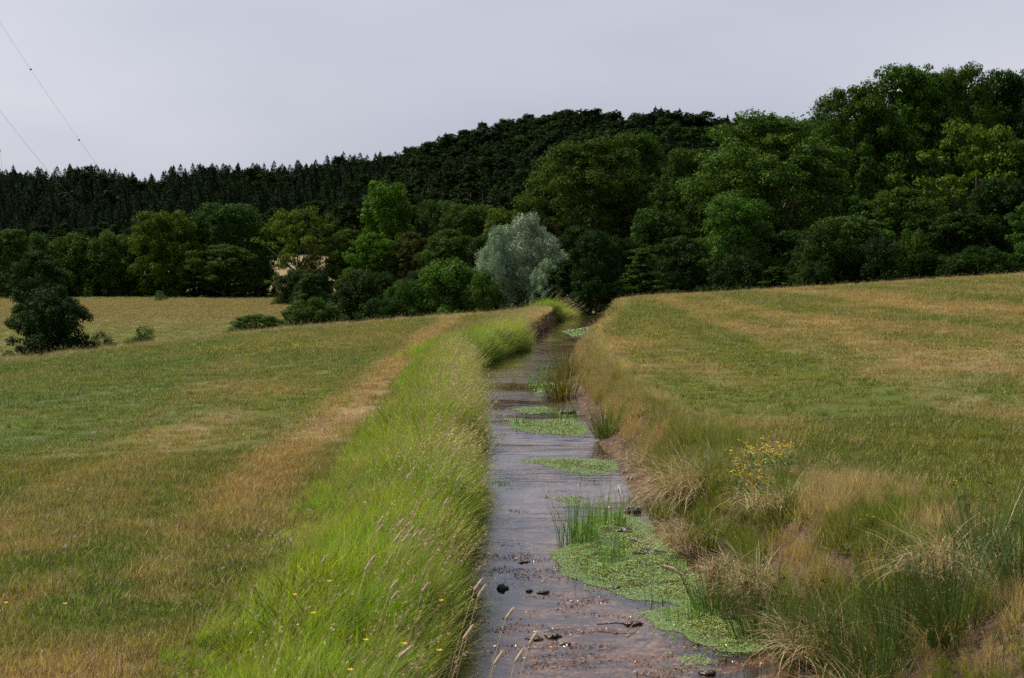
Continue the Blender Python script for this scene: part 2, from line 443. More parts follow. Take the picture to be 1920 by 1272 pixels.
class MB:
    def __init__(s): s.V = []; s.Q = []; s.T = []; s.mq = []; s.mt = []; s.n = 0
    def add(s, V, Q=None, T=None, mi=0):
        V = np.asarray(V, float)
        if Q is not None and len(Q): s.Q.append(np.asarray(Q) + s.n); s.mq += [mi] * len(Q)
        if T is not None and len(T): s.T.append(np.asarray(T) + s.n); s.mt += [mi] * len(T)
        s.V.append(V); s.n += len(V)
    def mesh(s, name, mats, smooth=False):
        return fast_mesh(name, np.concatenate(s.V), np.concatenate(s.Q) if s.Q else None, np.concatenate(s.T) if s.T else None, mats, s.mq + s.mt, smooth)
    def tube(s, pts, rad, k=6, mi=0, cap=True):
        pts = np.asarray(pts, float); rad = np.broadcast_to(rad, len(pts))
        V = []
        for i, p in enumerate(pts):
            d = pts[min(i + 1, len(pts) - 1)] - pts[max(i - 1, 0)]; d = d / (np.linalg.norm(d) + 1e-9)
            a = np.cross(d, [0.3, 0.9, 0.1]) ; a /= np.linalg.norm(a); b = np.cross(d, a)
            th = np.arange(k) * 2 * math.pi / k
            V.append(p + rad[i] * (np.cos(th)[:, None] * a + np.sin(th)[:, None] * b))
        V = np.concatenate(V); Q = []
        for i in range(len(pts) - 1):
            for j in range(k): Q.append((i * k + j, i * k + (j + 1) % k, (i + 1) * k + (j + 1) % k, (i + 1) * k + j))
        T = []
        if cap:
            for j in range(1, k - 1): T.append((0, j + 1, j)); T.append(((len(pts) - 1) * k, (len(pts) - 1) * k + j, (len(pts) - 1) * k + j + 1))
        s.add(V, Q, T, mi)
    def rhombi(s, c, u, v, mi=0):
        n = len(c)
        V = np.stack([c - u, c + v, c + u, c - v], 1).reshape(-1, 3)
        s.add(V, np.arange(n * 4).reshape(n, 4), None, mi)
    def blades(s, base, az, lean, h, w, curve, seg=3, mi=0, face=None):
        """bent grass blades: base (n,3), direction of lean az, lean angle at the root, total length h, width w, extra bend"""
        n = len(base); ts = np.linspace(0, 1, seg + 1)
        d = np.stack([np.cos(az), np.sin(az), 0 * az], 1)
        fa = az + math.pi / 2 + (rng.normal(0, .6, n) if face is None else face)
        side = np.stack([np.cos(fa), np.sin(fa), 0 * az], 1)
        pos = base.copy(); rows = []
        for i, t in enumerate(ts):
            if i > 0:
                ang = lean + curve * (t - .5 / seg)
                step = h / seg
                pos = pos + (step * np.sin(ang))[:, None] * d + (step * np.cos(ang))[:, None] * np.array([0, 0, 1.])
            wd = w * (1 - t ** 1.6) * .5
            if i < seg: rows.append(pos - side * wd[:, None]); rows.append(pos + side * wd[:, None])
            else: rows.append(pos)
        V = np.stack(rows, 1); k = V.shape[1]; V = V.reshape(-1, 3)
        b0 = np.arange(n)[:, None] * k
        Q = np.concatenate([b0 + np.array([[2 * i, 2 * i + 1, 2 * i + 3, 2 * i + 2]]) for i in range(seg - 1)]) if seg > 1 else None
        T = b0 + np.array([[2 * (seg - 1), 2 * (seg - 1) + 1, 2 * seg]])
        s.add(V, Q, T, mi)
        return pos
    def ball(s, c, r, mi=0, nu=8, nv=5, jit=0.0):
        V = [];
        for i in range(nv + 1):
            ph = math.pi * i / nv
            for j in range(nu):
                th = 2 * math.pi * j / nu
                k = 1 + (rng.uniform(-jit, jit) if 0 < i < nv else 0)
                V.append((c[0] + r[0] * k * math.sin(ph) * math.cos(th), c[1] + r[1] * k * math.sin(ph) * math.sin(th), c[2] + r[2] * k * math.cos(ph)))
        Q = [(i * nu + j, (i + 1) * nu + j, (i + 1) * nu + (j + 1) % nu, i * nu + (j + 1) % nu) for i in range(nv) for j in range(nu)]
        s.add(V, Q, None, mi)

# ------------------------------------------------------------------ ground, stream bed, water
def grid_mesh(name, xs, ys, fz, mat, colf=None):
    X, Y = np.meshgrid(xs, ys); x = X.ravel(); y = Y.ravel()
    z = fz(x, y)
    nx = len(xs); ny = len(ys)
    i = np.arange((nx - 1) * (ny - 1)); r = i // (nx - 1); c = i % (nx - 1)
    q = np.stack([r * nx + c, r * nx + c + 1, (r + 1) * nx + c + 1, (r + 1) * nx + c], 1)
    return fast_mesh(name, np.stack([x, y, z], 1), q, None, [mat], None, True, colf(x, y) if colf else None)

def grow(a, b, s0, k):
    v = [a]; s = s0
    while v[-1] < b: v.append(v[-1] + s); s *= k
    return np.array(v)
xs_mid = np.arange(-3.2, 6.0, .07)
xs = np.r_[-grow(3.3, 1500, .2, 1.07)[::-1], xs_mid, grow(6.1, 1500, .2, 1.07)]
ys = np.r_[-grow(.5, 200, .3, 1.2)[::-1], np.arange(0, 6, .3), np.arange(6, 24, .1), np.arange(24, 80, .22), grow(80, 2600, .5, 1.03)]

def ground_cols(x, y):
    c = meadow_col(x, y)
    l = xl(y); r = xr(y); dl = l - x; dr = x - r
    n = fbm(x * 4, y * 4, 22, 3)
    act = 1 - sm((y - 72) / 5)
    rw = np.interp(y, [0, 9, 14, 22, 40, 70], [.75, .75, .5, .6, .55, .5])
    soil = np.where(dl > 0, 1 - sm((dl - .1) / .25), np.where(dr > 0, 1 - sm((dr - rw + .15 * n) / .25), 1.0)) * act
    # bare eroded face of the outer bend
    soil = np.maximum(soil, np.where(dl > 0, (1 - sm((dl - .35) / .2)) * sm((y - 50) / 3) * (1 - sm((y - 66) / 3)), 0))
    a = x / np.maximum(y, 12)
    yc = np.interp(np.clip(a, -.6, .6), AK, YC)
    far = sm((y - yc - 12) / 20)[:, None]
    nf = fbm(x * .02, y * .05, 33, 5)[:, None]
    fld = np.array([.105, .130, .032]) * (1 - nf) + np.array([.22, .165, .075]) * nf
    line = (.5 + .5 * np.sin(y * .9 + x * .10 + 3 * fbm(x * .02, y * .02, 35, 3)))[:, None] ** 2
    fld = fld * (1 - .6 * line) + np.array([.23, .165, .085]) * .6 * line
    nearedge = sm((150 - y) / 35)[:, None]
    fld = fld * (1 - .7 * nearedge) + np.array([.13, .155, .035]) * .7 * nearedge
    strip = np.exp(-((y - 250) / 9) ** 2)[:, None]
    fld = fld * (1 - strip) + np.array([.11, .17, .03]) * strip
    straw = (sm((y - 285) / 20) * (1 - sm((y - 430) / 30)))[:, None]
    straw = straw * (sm((a + .185) / .02) * (1 - sm((a + .125) / .02)))[:, None]
    fld = fld * (1 - straw) + np.array([.22, .165, .085]) * straw
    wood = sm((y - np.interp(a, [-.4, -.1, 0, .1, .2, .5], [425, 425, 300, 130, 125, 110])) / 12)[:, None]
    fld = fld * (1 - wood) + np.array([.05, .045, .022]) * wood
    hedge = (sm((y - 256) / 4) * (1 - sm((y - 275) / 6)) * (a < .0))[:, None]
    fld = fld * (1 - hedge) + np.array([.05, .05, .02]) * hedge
    c = c * (1 - far) + fld * far
    return {'col': (c, 'POINT'), 'soil': (soil * (1 - far[:, 0]), 'POINT')}

g = obj('ground', grid_mesh('ground', xs, ys, ground, M['ground'], ground_cols)); tag(g, kind='structure', label='grassy meadow ground falling to a lower field and rising to wooded hills')

yy = np.r_[np.arange(-20, 6, .5), np.arange(6, 77, .15)]
def strip_mesh(name, f0, f1, k, fz, mat):
    V = []; n = len(yy)
    for t in np.linspace(0, 1, k):
        x = f0(yy) * (1 - t) + f1(yy) * t
        V.append(np.stack([x, yy, fz(x, yy)], 1))
    V = np.stack(V, 1).reshape(-1, 3)
    i = np.arange((n - 1) * (k - 1)); r = i // (k - 1); c = i % (k - 1)
    q = np.stack([r * k + c, r * k + c + 1, (r + 1) * k + c + 1, (r + 1) * k + c], 1)
    return fast_mesh(name, V, q, None, [mat], None, True)
b = obj('stream_bed', strip_mesh('stream_bed', lambda y: xl(y) - .02, lambda y: xr(y) - .02, 24, lambda x, y: np.minimum(ground(x, y) + .006, WZ - .012), M['bed'])); tag(b, kind='structure', label='shallow gravelly stream bed with reddish brown weed')
w = obj('stream_water', strip_mesh('stream_water', lambda y: xl(y) - .12, lambda y: xr(y) + .3, 3, lambda x, y: x * 0 + WZ, M['water'])); tag(w, kind='structure', label='rippled narrow stream water reflecting the pale sky')

# ------------------------------------------------------------------ trees
def tube_tree(mb, H, rt, limbs, seed):
    r = random.Random(seed)
    lean = (r.uniform(-.03, .03) * H, r.uniform(-.03, .03) * H)
    pts = [(lean[0] * t + .01 * H * math.sin(5 * t), lean[1] * t, H * .86 * t - .2) for t in (0, .15, .35, .6, .8, 1)]
    mb.tube(pts, [rt * 1.35, rt, rt * .8, rt * .5, rt * .3, rt * .1], 8)
    for (c) in limbs:
        t0 = np.clip(c[2] / H * .55, .12, .75)
        p0 = np.array([lean[0] * t0, lean[1] * t0, H * .86 * t0])
        c = np.array(c)
        m1 = p0 * .6 + c * .4 + np.array([0, 0, -.02 * H]); m2 = p0 * .25 + c * .75
        mb.tube([p0, m1, m2, c], [rt * .38, rt * .27, rt * .16, rt * .05], 5)

def crown(seed, H, W, z0, shape, nclump, nleaf, ls, cr=.17, nar=.5, droop=0, up=.6, airy=.3, flat=.66):
    """leaf sprays gathered in clumps spread through the crown; returns (V,Q) and clump centres"""
    r = np.random.default_rng(seed)
    cs = []; rs = []
    tries = 0
    while len(cs) < nclump and tries < 20000:
        tries += 1
        t = r.uniform(0, 1) ** .72
        env = shape(t) * (1 + .16 * math.sin(seed * 1.7 + t * 9))
        th = r.uniform(0, 2 * math.pi)
        k = (1 - r.uniform(0, 1) ** 2.2 * .75)
        rad = env * W * .5 * k * (1 + .16 * math.sin(2 * th + seed) + .12 * math.sin(5 * th + 7 * t + seed))
        c = np.array([rad * math.cos(th), rad * math.sin(th), z0 * H + t * (1 - z0) * H * .95])
        q = cr * W * r.choice([.5, .7, .9, 1.3]) * (0.75 + .25 * shape(t))
        if all(np.linalg.norm(c - o) > .52 * (q + p) for o, p in zip(cs[-200:], rs[-200:])) or tries > 8000:
            cs.append(c); rs.append(q)
    cs = np.array(cs); rs = np.array(rs)
    wts = rs ** 2 * r.uniform(.35, 1.3, len(rs)); idx = r.choice(len(cs), nleaf, p=wts / wts.sum())
    d = unit(r.normal(size=(nleaf, 3)))
    rr = rs[idx] * (1 - np.abs(r.normal(0, airy, nleaf))).clip(.05, 1.15)
    rad_ = unit(cs * [1, 1, 0] + 1e-6)[idx]
    d2 = d * np.array([1, 1, flat]) + rad_ * (d * rad_).sum(1, keepdims=True) * (1.05 - flat)
    pos = cs[idx] + d2 * rr[:, None] + r.normal(0, .012 * W, (nleaf, 3)) * (r.uniform(size=(nleaf, 1)) < .35)
    # drop of the tips
    pos[:, 2] -= droop * (np.linalg.norm(pos[:, :2], axis=1) / (W * .5)) ** 2 * r.uniform(.4, 1, nleaf)
    nrm = unit(d * .7 + np.array([0, 0, up]) + r.normal(0, .55, (nleaf, 3)))
    a = unit(np.cross(nrm, r.normal(size=(nleaf, 3))))
    if droop: a = unit(a + np.array([0, 0, -.8])); 
    bb = unit(np.cross(nrm, a))
    L_ = ls * r.uniform(.6, 1.3, nleaf)
    return pos, a * L_[:, None] * .5, bb * (L_ * nar)[:, None] * .5, cs

def tree_proto(seed, H, W, z0, shape, nclump, nleaf, ls, rt=.25, stems=0, **k):
    pos, u, v, cs = crown(seed, H, W, z0, shape, nclump, nleaf, ls, **k)
    m = MB(); m.rhombi(pos, u, v)
    cm = m.mesh('crown', [M['willow' if seed == 9 else 'leaf']])
    tm = MB()
    order = np.argsort(-np.linalg.norm(cs[:, :2], axis=1))
    tube_tree(tm, H, rt, [cs[i] for i in order[:26]], seed)
    for s in range(stems):
        th = s * 2.4; tm.tube([(0, 0, -.2), (.1 * W * math.cos(th), .1 * W * math.sin(th), .25 * H), (.25 * W * math.cos(th), .25 * W * math.sin(th), .6 * H)], [rt, rt * .7, rt * .2], 6)
    return (cm, tm.mesh('trunk', [M['bark']], True), H, W)

rnd = lambda t: math.sqrt(max(0.05, 1 - (2 * t - .85) ** 2 / 1.4)) * (1 if t < .5 else (1 - (t - .5) * .9) + .1)
ovl = lambda t: max(.3, math.sin(math.pi * (t * .80 + .13)) ** .6)
col_ = lambda t: max(.3, math.sin(math.pi * (t * .62 + .28)) ** .7)
cone = lambda t: max(.06, (1 - t) ** .8 * .95 + .05)
dome = lambda t: max(.12, math.sqrt(max(0, 1 - t ** 2.2)))
PR = {
 'big_a': tree_proto(1, 20, 13, .06, ovl, 330, 62000, .34, .38, cr=.085),
 'big_b': tree_proto(2, 20, 12, .05, col_, 330, 62000, .34, .38, cr=.085),
 'mid_a': tree_proto(3, 12, 10, .08, ovl, 210, 32000, .32, .22, cr=.09, flat=.75),
 'mid_b': tree_proto(4, 12, 9, .14, rnd, 170, 28000, .32, .2, cr=.10),
 'mid_c': tree_proto(14, 12, 8, .04, col_, 180, 28000, .30, .2, cr=.09, flat=.8),
 'airy': tree_proto(5, 12, 9, .12, ovl, 120, 17000, .28, .18, cr=.085, airy=.5),
 'cone': tree_proto(6, 14, 7, .04, cone, 220, 26000, .28, .2, cr=.09),
 'shrub_a': tree_proto(7, 4, 5, .0, dome, 150, 30000, .15, .08, stems=4, cr=.095, flat=.9),
 'shrub_b': tree_proto(8, 4, 4.5, .0, dome, 120, 26000, .15, .08, stems=4, cr=.11, flat=.95),
 'willow': tree_proto(9, 7, 6.4, .03, lambda t: math.sqrt(max(.06, 1 - (max(0, t - .3) / .72) ** 2)) * (.8 + .2 * min(1, t / .3)), 190, 60000, .22, .14, stems=5, cr=.10, nar=.22, up=.4, airy=.36, flat=.85),
 'sprig': tree_proto(10, 2, 2.4, 0, dome, 40, 6000, .09, .03, stems=5, cr=.15, airy=.5, flat=1.1),
}
GREENS = {k: tuple(x * (.95 if k in ('dark', 'deep', 'blue', 'silver') else 1.22) * (.72, .76, .50)[i] for i, x in enumerate(v)) for k, v in {
 'dark': (.028, .055, .010), 'deep': (.022, .046, .013), 'olive': (.048, .078, .012), 'bright': (.062, .118, .013),
 'mid': (.045, .085, .015), 'blue': (.050, .095, .022), 'yellow': (.080, .112, .014), 'silver': (.27, .36, .31), 'rust': (.056, .062, .016), 'light': (.060, .108, .020)}.items()}

def put_tree(kind, x, Y, top, width, colr, label, name='tree', cat='tree', base=None, group=None, rz=None, jit=.08):
    X = (x - 960) / F * Y
    z = gz(X, Y) if base is None else base
    H = EYE + (HOR - top) / F * Y - z
    W = width / F * Y
    cm, tm, h0, w0 = PR[kind]
    e = empty(name, (X, Y, z - .1), rng.uniform(0, 6.28) if rz is None else rz, (W / w0 * 1.02, W / w0 * 1.02, (H + .1) / h0))
    tag(e, label, cat, group)
    c = obj('crown', cm, e); t = obj('trunk', tm, e)
    j = rng.uniform(1 - jit, 1 + jit, 3) * rng.uniform(.9, 1.1)
    c.color = (*[a * b for a, b in zip(GREENS[colr], j)], 1)
    return e

T = put_tree
# left hedge line and the trees standing in it
T('mid_c', 12, 250, 428, 100, 'mid', 'green tree at the very left end of the hedge')
T('mid_b', 72, 96, 464, 112, 'dark', 'small round leafy tree rising behind the dark bush at far left')
T('shrub_b', 97, 90, 540, 150, 'deep', 'dark dense round bush standing at the far left meadow edge', 'bush', 'bush')
T('sprig', 188, 92, 622, 56, 'dark', 'low dark sprawling bush just right of the big left bush', 'bush', 'bush')
T('sprig', 268, 96, 612, 60, 'mid', 'small twiggy bush alone in the lower field at left', 'bush', 'bush')
T('shrub_b', 480, 122, 590, 94, 'light', 'low pale green bush left of the centre thicket', 'bush', 'bush')
T('sprig', 300, 232, 545, 26, 'light', 'tiny bush on the green strip beneath the hedge', 'bush', 'bush')
for x, top, wd, c, k, lb in (
    (70, 440, 110, 'mid', 'shrub_b', 'hedge bush behind the left round tree'),
    (140, 440, 120, 'olive', 'shrub_a', 'olive hedge bush left of the hedge middle'),
    (205, 436, 120, 'mid', 'shrub_b', 'wide green hedge bush between olive bush and yellowish tree'),
    (255, 440, 90, 'olive', 'shrub_a', 'rounded hedge bush touching the yellowish tree from the left')):
    T(k, x, 262, top, wd, c, lb, 'hedge_bush', 'hedge bush')
T('mid_a', 308, 258, 393, 120, 'yellow', 'yellowish green round tree in the left hedge')
T('mid_b', 365, 262, 420, 80, 'olive', 'smaller olive tree between the yellowish and the blue green tree')
T('mid_a', 428, 264, 378, 135, 'blue', 'blue green spreading maple in the hedge left of the field gap')
T('mid_b', 420, 254, 455, 120, 'olive', 'low olive green tree below the blue green maple')
T('shrub_a', 490, 268, 430, 60, 'mid', 'small tree crown behind the field gap in the hedge')
T('airy', 560, 236, 384, 128, 'yellow', 'airy yellow green tree with open branches beside the field gap')
T('mid_c', 612, 240, 400, 80, 'olive', 'narrow olive tree just right of the airy tree')
T('mid_b', 655, 236, 425, 90, 'olive', 'low olive tree left of the tall bright tree')
T('mid_c', 727, 238, 336, 120, 'bright', 'tall vivid green tree standing above the hedge left of centre')
T('mid_b', 700, 228, 432, 90, 'bright', 'vivid green lower tree at the foot of the tall bright tree')
T('mid_b', 772, 226, 430, 84, 'rust', 'brownish green small tree right of the tall bright tree')
T('mid_a', 825, 236, 372, 100, 'blue', 'blue green tree between tall bright tree and pale willow')
T('mid_a', 885, 230, 380, 115, 'mid', 'mid green tree behind the left edge of the willow')
T('mid_b', 845, 215, 425, 110, 'olive', 'olive tree above the centre thicket')
T('mid_c', 948, 225, 388, 100, 'yellow', 'yellow green crown peeping out above the willow top')
T('mid_a', 915, 210, 440, 90, 'dark', 'dark low tree immediately left behind the willow')
# centre thicket in front
T('cone', 582, 112, 508, 96, 'blue', 'grey green pointed bush at the left end of the centre thicket', 'bush', 'bush')
T('shrub_b', 590, 109, 560, 110, 'mid', 'low rounded bush before the grey green pointed bush', 'bush', 'bush')
T('shrub_b', 675, 114, 512, 120, 'dark', 'dark bush second from the left in the centre thicket', 'bush', 'bush')
T('shrub_a', 760, 112, 528, 110, 'mid', 'bush in the middle of the centre thicket', 'bush', 'bush')
T('shrub_a', 842, 114, 490, 165, 'light', 'large light green domed bush left of the willow', 'bush', 'bush')
T('shrub_b', 905, 112, 512, 90, 'mid', 'rounded bush touching the willow from the left', 'bush', 'bush')
T('shrub_b', 720, 108, 560, 110, 'dark', 'low dark bush filling the thicket foot', 'bush', 'bush')
T('willow', 985, 128, 402, 132, 'silver', 'silvery pale green willow standing beside the stream end', 'willow_tree', 'willow', rz=.6)
T('willow', 930, 126, 424, 66, 'silver', 'narrow left lobe of silvery willow leaning against the pale one', 'willow_tree', 'willow', rz=2.)
T('willow', 1024, 124, 486, 60, 'silver', 'short silvery willow at the right foot of the pale one', 'willow_tree', 'willow', rz=3.)
# right hand wood
T('mid_b', 1010, 178, 345, 100, 'olive', 'olive tree rising behind the willow on its right')
T('big_a', 1105, 176, 252, 215, 'olive', 'big olive green tree right of the willow')
T('big_b', 1190, 184, 240, 150, 'mid', 'tall tree with narrow crown right of the big olive tree')
T('mid_b', 1085, 140, 420, 110, 'dark', 'dark low tree behind the right side of the willow')
T('mid_c', 1160, 138, 440, 100, 'deep', 'deep green low tree over the far end of the stream')
T('mid_c', 1235, 146, 388, 130, 'blue', 'grey green round tree low in the right wood')
T('big_b', 1292, 172, 270, 125, 'mid', 'green narrow tree between the olive and the great light tree')
T('mid_c', 1335, 150, 350, 100, 'dark', 'dark tree against the left flank of the great light tree')
T('big_a', 1440, 150, 205, 268, 'light', 'great light green tree in the middle of the right wood')
T('mid_a', 1375, 134, 366, 150, 'light', 'fresh green tree at the foot of the great light tree')
T('mid_b', 1480, 136, 428, 160, 'dark', 'dark spreading tree under the great light tree')
T('big_b', 1545, 178, 215, 120, 'deep', 'deep green tree right behind the great light tree')
T('big_a', 1600, 168, 150, 180, 'mid', 'tall tree where the right wood steps up to its highest')
T('big_b', 1700, 170, 110, 190, 'mid', 'tallest tree on the skyline of the right wood')
T('cone', 1622, 142, 284, 96, 'blue', 'grey green pointed tree before the tallest trees')
T('big_a', 1798, 172, 112, 150, 'olive', 'tall olive crown right of the tallest tree')
T('big_b', 1885, 176, 120, 150, 'dark', 'tall dark tree near the right end of the skyline')
T('big_a', 1975, 170, 140, 160, 'deep', 'tall dark tree cut by the right picture edge')
T('airy', 1825, 140, 218, 205, 'yellow', 'yellow olive tree with bare lower trunk at right')
T('big_b', 1920, 138, 250, 130, 'olive', 'olive tree on the right picture edge below the skyline')
T('mid_c', 1600, 128, 402, 170, 'mid', 'wide green tree low in the wood right of the great light tree')
T('mid_b', 1690, 132, 345, 150, 'olive', 'low olive tree above the meadow crest right of centre wood')
T('mid_c', 1790, 126, 398, 170, 'dark', 'dark spreading tree under the yellow olive tree')
T('mid_c', 1885, 128, 330, 140, 'deep', 'deep green low tree above the crest near the right edge')
T('mid_b', 1965, 122, 362, 150, 'mid', 'low tree just beyond the right picture edge')
T('mid_c', 1545, 126, 420, 110, 'dark', 'dark gap filling tree at the wood edge')
# understorey
for i in range(15):
    T(('mid_c', 'shrub_a', 'mid_b', 'shrub_b', 'cone')[(i * 7 + i // 3) % 5], 1075 + i * 62 + rng.uniform(-24, 24), 116 + rng.uniform(-4, 9), (486, 440, 500, 462, 478, 428, 494)[(i * 5) % 7] + rng.uniform(-8, 8) - (i > 8) * 12, (125, 95, 140)[i % 3], ('dark', 'deep', 'mid', 'dark')[i % 4],
      'dark shrub of the shaded wood edge just beyond the meadow crest', 'edge_shrub', 'shrub', group='shrubs along the shaded wood edge')
for i in range(16):
    T(('shrub_a', 'shrub_b')[i % 2], -10 + i * 61 + rng.uniform(-15, 15), (268 if i < 9 else 205) + rng.uniform(-5, 5), (505 if i < 7 or i > 8 else 528) + rng.uniform(-10, 10), 84, ('dark', 'deep', 'rust')[i % 3],
      'low dark hedge shrub filling the foot of the tree line', 'hedge_shrub', 'shrub', group='low shrubs at the foot of the hedge')
for i in range(12):
    T(('big_a', 'big_b')[i % 2], 1060 + i * 90 + rng.uniform(-20, 20), 215 + rng.uniform(-12, 12), (330 if i < 4 else 260) + rng.uniform(-20, 20), 150, ('dark', 'deep')[i % 2],
      'dark tree deep inside the right hand wood', 'wood_tree', 'tree', group='trees deep inside the right hand wood')

# ------------------------------------------------------------------ wooded hillside
def spruce(seed, H=16., W=5.2):
    r = np.random.default_rng(seed); m = MB()
    n = 1500
    t = r.uniform(0, 1, n) ** 1.25                      # height fraction, denser low down
    lay = np.floor(t * 15) / 15; fr = (t - lay) * 15    # layered boughs
    env = W * .5 * ((1 - t) ** .7 * (1.08 - .35 * fr) + .03) * (1 + .22 * np.sin(lay * 91 + seed))
    th = r.uniform(0, 6.283, n)
    env = env * (1 + .25 * np.sin(th * 5 + lay * 40))
    q = env * (1 - r.uniform(0, 1, n) ** 2 * .6)
    c = np.stack([q * np.cos(th), q * np.sin(th), H * (.03 + .97 * t) - .12 * q], 1)
    d = unit(np.stack([np.cos(th), np.sin(th), np.full(n, -.55)], 1) + r.normal(0, .25, (n, 3)))
    L_ = (.16 + .34 * (1 - t)) * r.uniform(.7, 1.4, n)
    v = unit(np.cross(d, r.normal(size=(n, 3)))) * (L_ * .5)[:, None]
    m.rhombi(c, d * L_[:, None], v, 0)
    m.rhombi(np.array([[0, 0, H * 1.0]] * 3), np.array([[0, 0, .7]] * 3), np.array([[.10, 0, 0], [0, .10, 0], [.07, .07, 0]]), 0)
    m.tube([(0, 0, -.5), (0, 0, H * .5), (0, 0, H)], [.22, .14, .02], 5, 1)
    return m
def hill_broad(seed, H=14., W=9., shape=ovl):
    pos, u, v, cs = crown(seed, H, W, .05, shape, 80, 7000, .58, cr=.12, flat=.95, airy=.4)
    m = MB(); m.rhombi(pos, u, v, 0); m.tube([(0, 0, -.5), (0, 0, H * .4), (0, 0, H * .8)], [.3, .22, .05], 5, 1)
    return m
def pine(seed, H=16., W=7.):
    pos, u, v, cs = crown(seed, H, W, .5, rnd, 26, 2200, .7, cr=.17)
    m = MB(); m.rhombi(pos, u, v, 0); m.tube([(0, 0, -.5), (.1, 0, H * .5), (0, .1, H * .92)], [.3, .2, .05], 5, 1)
    return m
hill_kinds = [spruce(101, 16, 6.6), spruce(102, 17, 6.0), spruce(103, 15, 7.6), spruce(104, 16, 5.6), hill_broad(105), hill_broad(106, 14, 8, rnd), hill_broad(107, 15, 7, col_), pine(108), pine(109, 17, 6)]
hillmesh_obj = [m.mesh('hill_tree', [M['leaf'], M['bark']]) for m in hill_kinds]
hillmesh_ins = [m.mesh('hill_tree_i', [M['leaf_inst'], M['bark']]) for m in hill_kinds]
HH = [16, 17, 15, 16, 14, 14, 15, 16, 17]

# scatter with geometry nodes
PROTO = bpy.data.collections.new('prototypes')
def protos(meshes, name):
    cl = bpy.data.collections.new(name)
    for i, me in enumerate(meshes):
        o = bpy.data.objects.new('%s_%02d' % (name, i), me); cl.objects.link(o)
    return cl
def scatter(name, P, rot, scl, idx, tint, coll, mat=None):
    me = bpy.data.meshes.new(name)
    n = len(P)
    me.vertices.add(n); me.vertices.foreach_set('co', np.asarray(P, np.float32).ravel())
    a = me.attributes.new('rot', 'FLOAT_VECTOR', 'POINT'); a.data.foreach_set('vector', np.asarray(rot, np.float32).ravel())
    a = me.attributes.new('scl', 'FLOAT_VECTOR', 'POINT'); a.data.foreach_set('vector', np.asarray(scl, np.float32).ravel())
    a = me.attributes.new('idx', 'INT', 'POINT'); a.data.foreach_set('value', np.asarray(idx, np.int32))
    a = me.attributes.new('tint', 'FLOAT_COLOR', 'POINT'); a.data.foreach_set('color', np.c_[tint, np.ones(n)].astype(np.float32).ravel())
    o = obj(name, me)
    g = bpy.data.node_groups.new(name, 'GeometryNodeTree')
    g.interface.new_socket('Geometry', in_out='INPUT', socket_type='NodeSocketGeometry')
    g.interface.new_socket('Geometry', in_out='OUTPUT', socket_type='NodeSocketGeometry')
    n_ = g.nodes.new; gi = n_('NodeGroupInput'); go = n_('NodeGroupOutput'); ip = n_('GeometryNodeInstanceOnPoints'); ci = n_('GeometryNodeCollectionInfo')
    ci.inputs['Collection'].default_value = coll; ci.inputs['Separate Children'].default_value = True; ci.inputs['Reset Children'].default_value = True
    ip.inputs['Pick Instance'].default_value = True
    def na(nm, tp):
        x = n_('GeometryNodeInputNamedAttribute'); x.data_type = tp; x.inputs[0].default_value = nm
        return [s for s in x.outputs if s.enabled and s.name == 'Attribute'][0]
    gl = g.links.new
    gl(gi.outputs[0], ip.inputs['Points']); gl(ci.outputs[0], ip.inputs['Instance'])
    gl(na('idx', 'INT'), ip.inputs['Instance Index']); gl(na('rot', 'FLOAT_VECTOR'), ip.inputs['Rotation']); gl(na('scl', 'FLOAT_VECTOR'), ip.inputs['Scale'])
    gl(ip.outputs[0], go.inputs[0])
    md = o.modifiers.new('scatter', 'NODES'); md.node_group = g
    return o

n = 9000
a = rng.uniform(-.40, .30, n); 
foot = np.interp(a, [-.4, -.1, 0, .1, .2, .5], [430, 430, 380, 300, 250, 230]); Rr, _ = ridge(a)
t = rng.uniform(0, 1.12, n) ** .8
Yh = foot + t * (Rr - foot); Xh = a * Yh
# thin out to an even spacing
cell = {}; keep = []
for i in range(n):
    k = (int(Xh[i] // 4.4), int(Yh[i] // 4.8))
    if k in cell: continue
    cell[k] = 1; keep.append(i)
Xh = Xh[keep]; Yh = Yh[keep]; a = a[keep]; t = t[keep]; n = len(keep)
zh = ground(Xh, Yh)
hh = tree_h_hill(a, Yh) * rng.uniform(.7, 1.15, n) * (.85 + .35 * vnoise(Xh * .03, Yh * .03, 88))
conif = 1 - .5 * sm((a + .10) / .06) + .12 * (vnoise(Xh * .03, Yh * .03, 77) - .5)
conif = np.where(fbm(Xh * .012, Yh * .02, 78, 3) > .60, conif * .15, conif)
kind = np.where(rng.uniform(size=n) < conif, rng.integers(0, 4, n), rng.integers(4, 9, n))
kind = np.where((kind >= 7) & (t < .6), 5, kind)
tint = np.array([GREENS['deep']])[[0] * n] * np.array([.62, .66, .8]) * rng.uniform(.65, 1.35, (n, 1))
br = kind >= 4
tint[br] = np.array(GREENS['dark']) * rng.uniform(.45, 1.05, (br.sum(), 1)) * rng.uniform(.9, 1.15, (br.sum(), 3))
tint = tint * (.55 + .55 * fbm(Xh * .05, Yh * .05, 99, 2)[:, None])
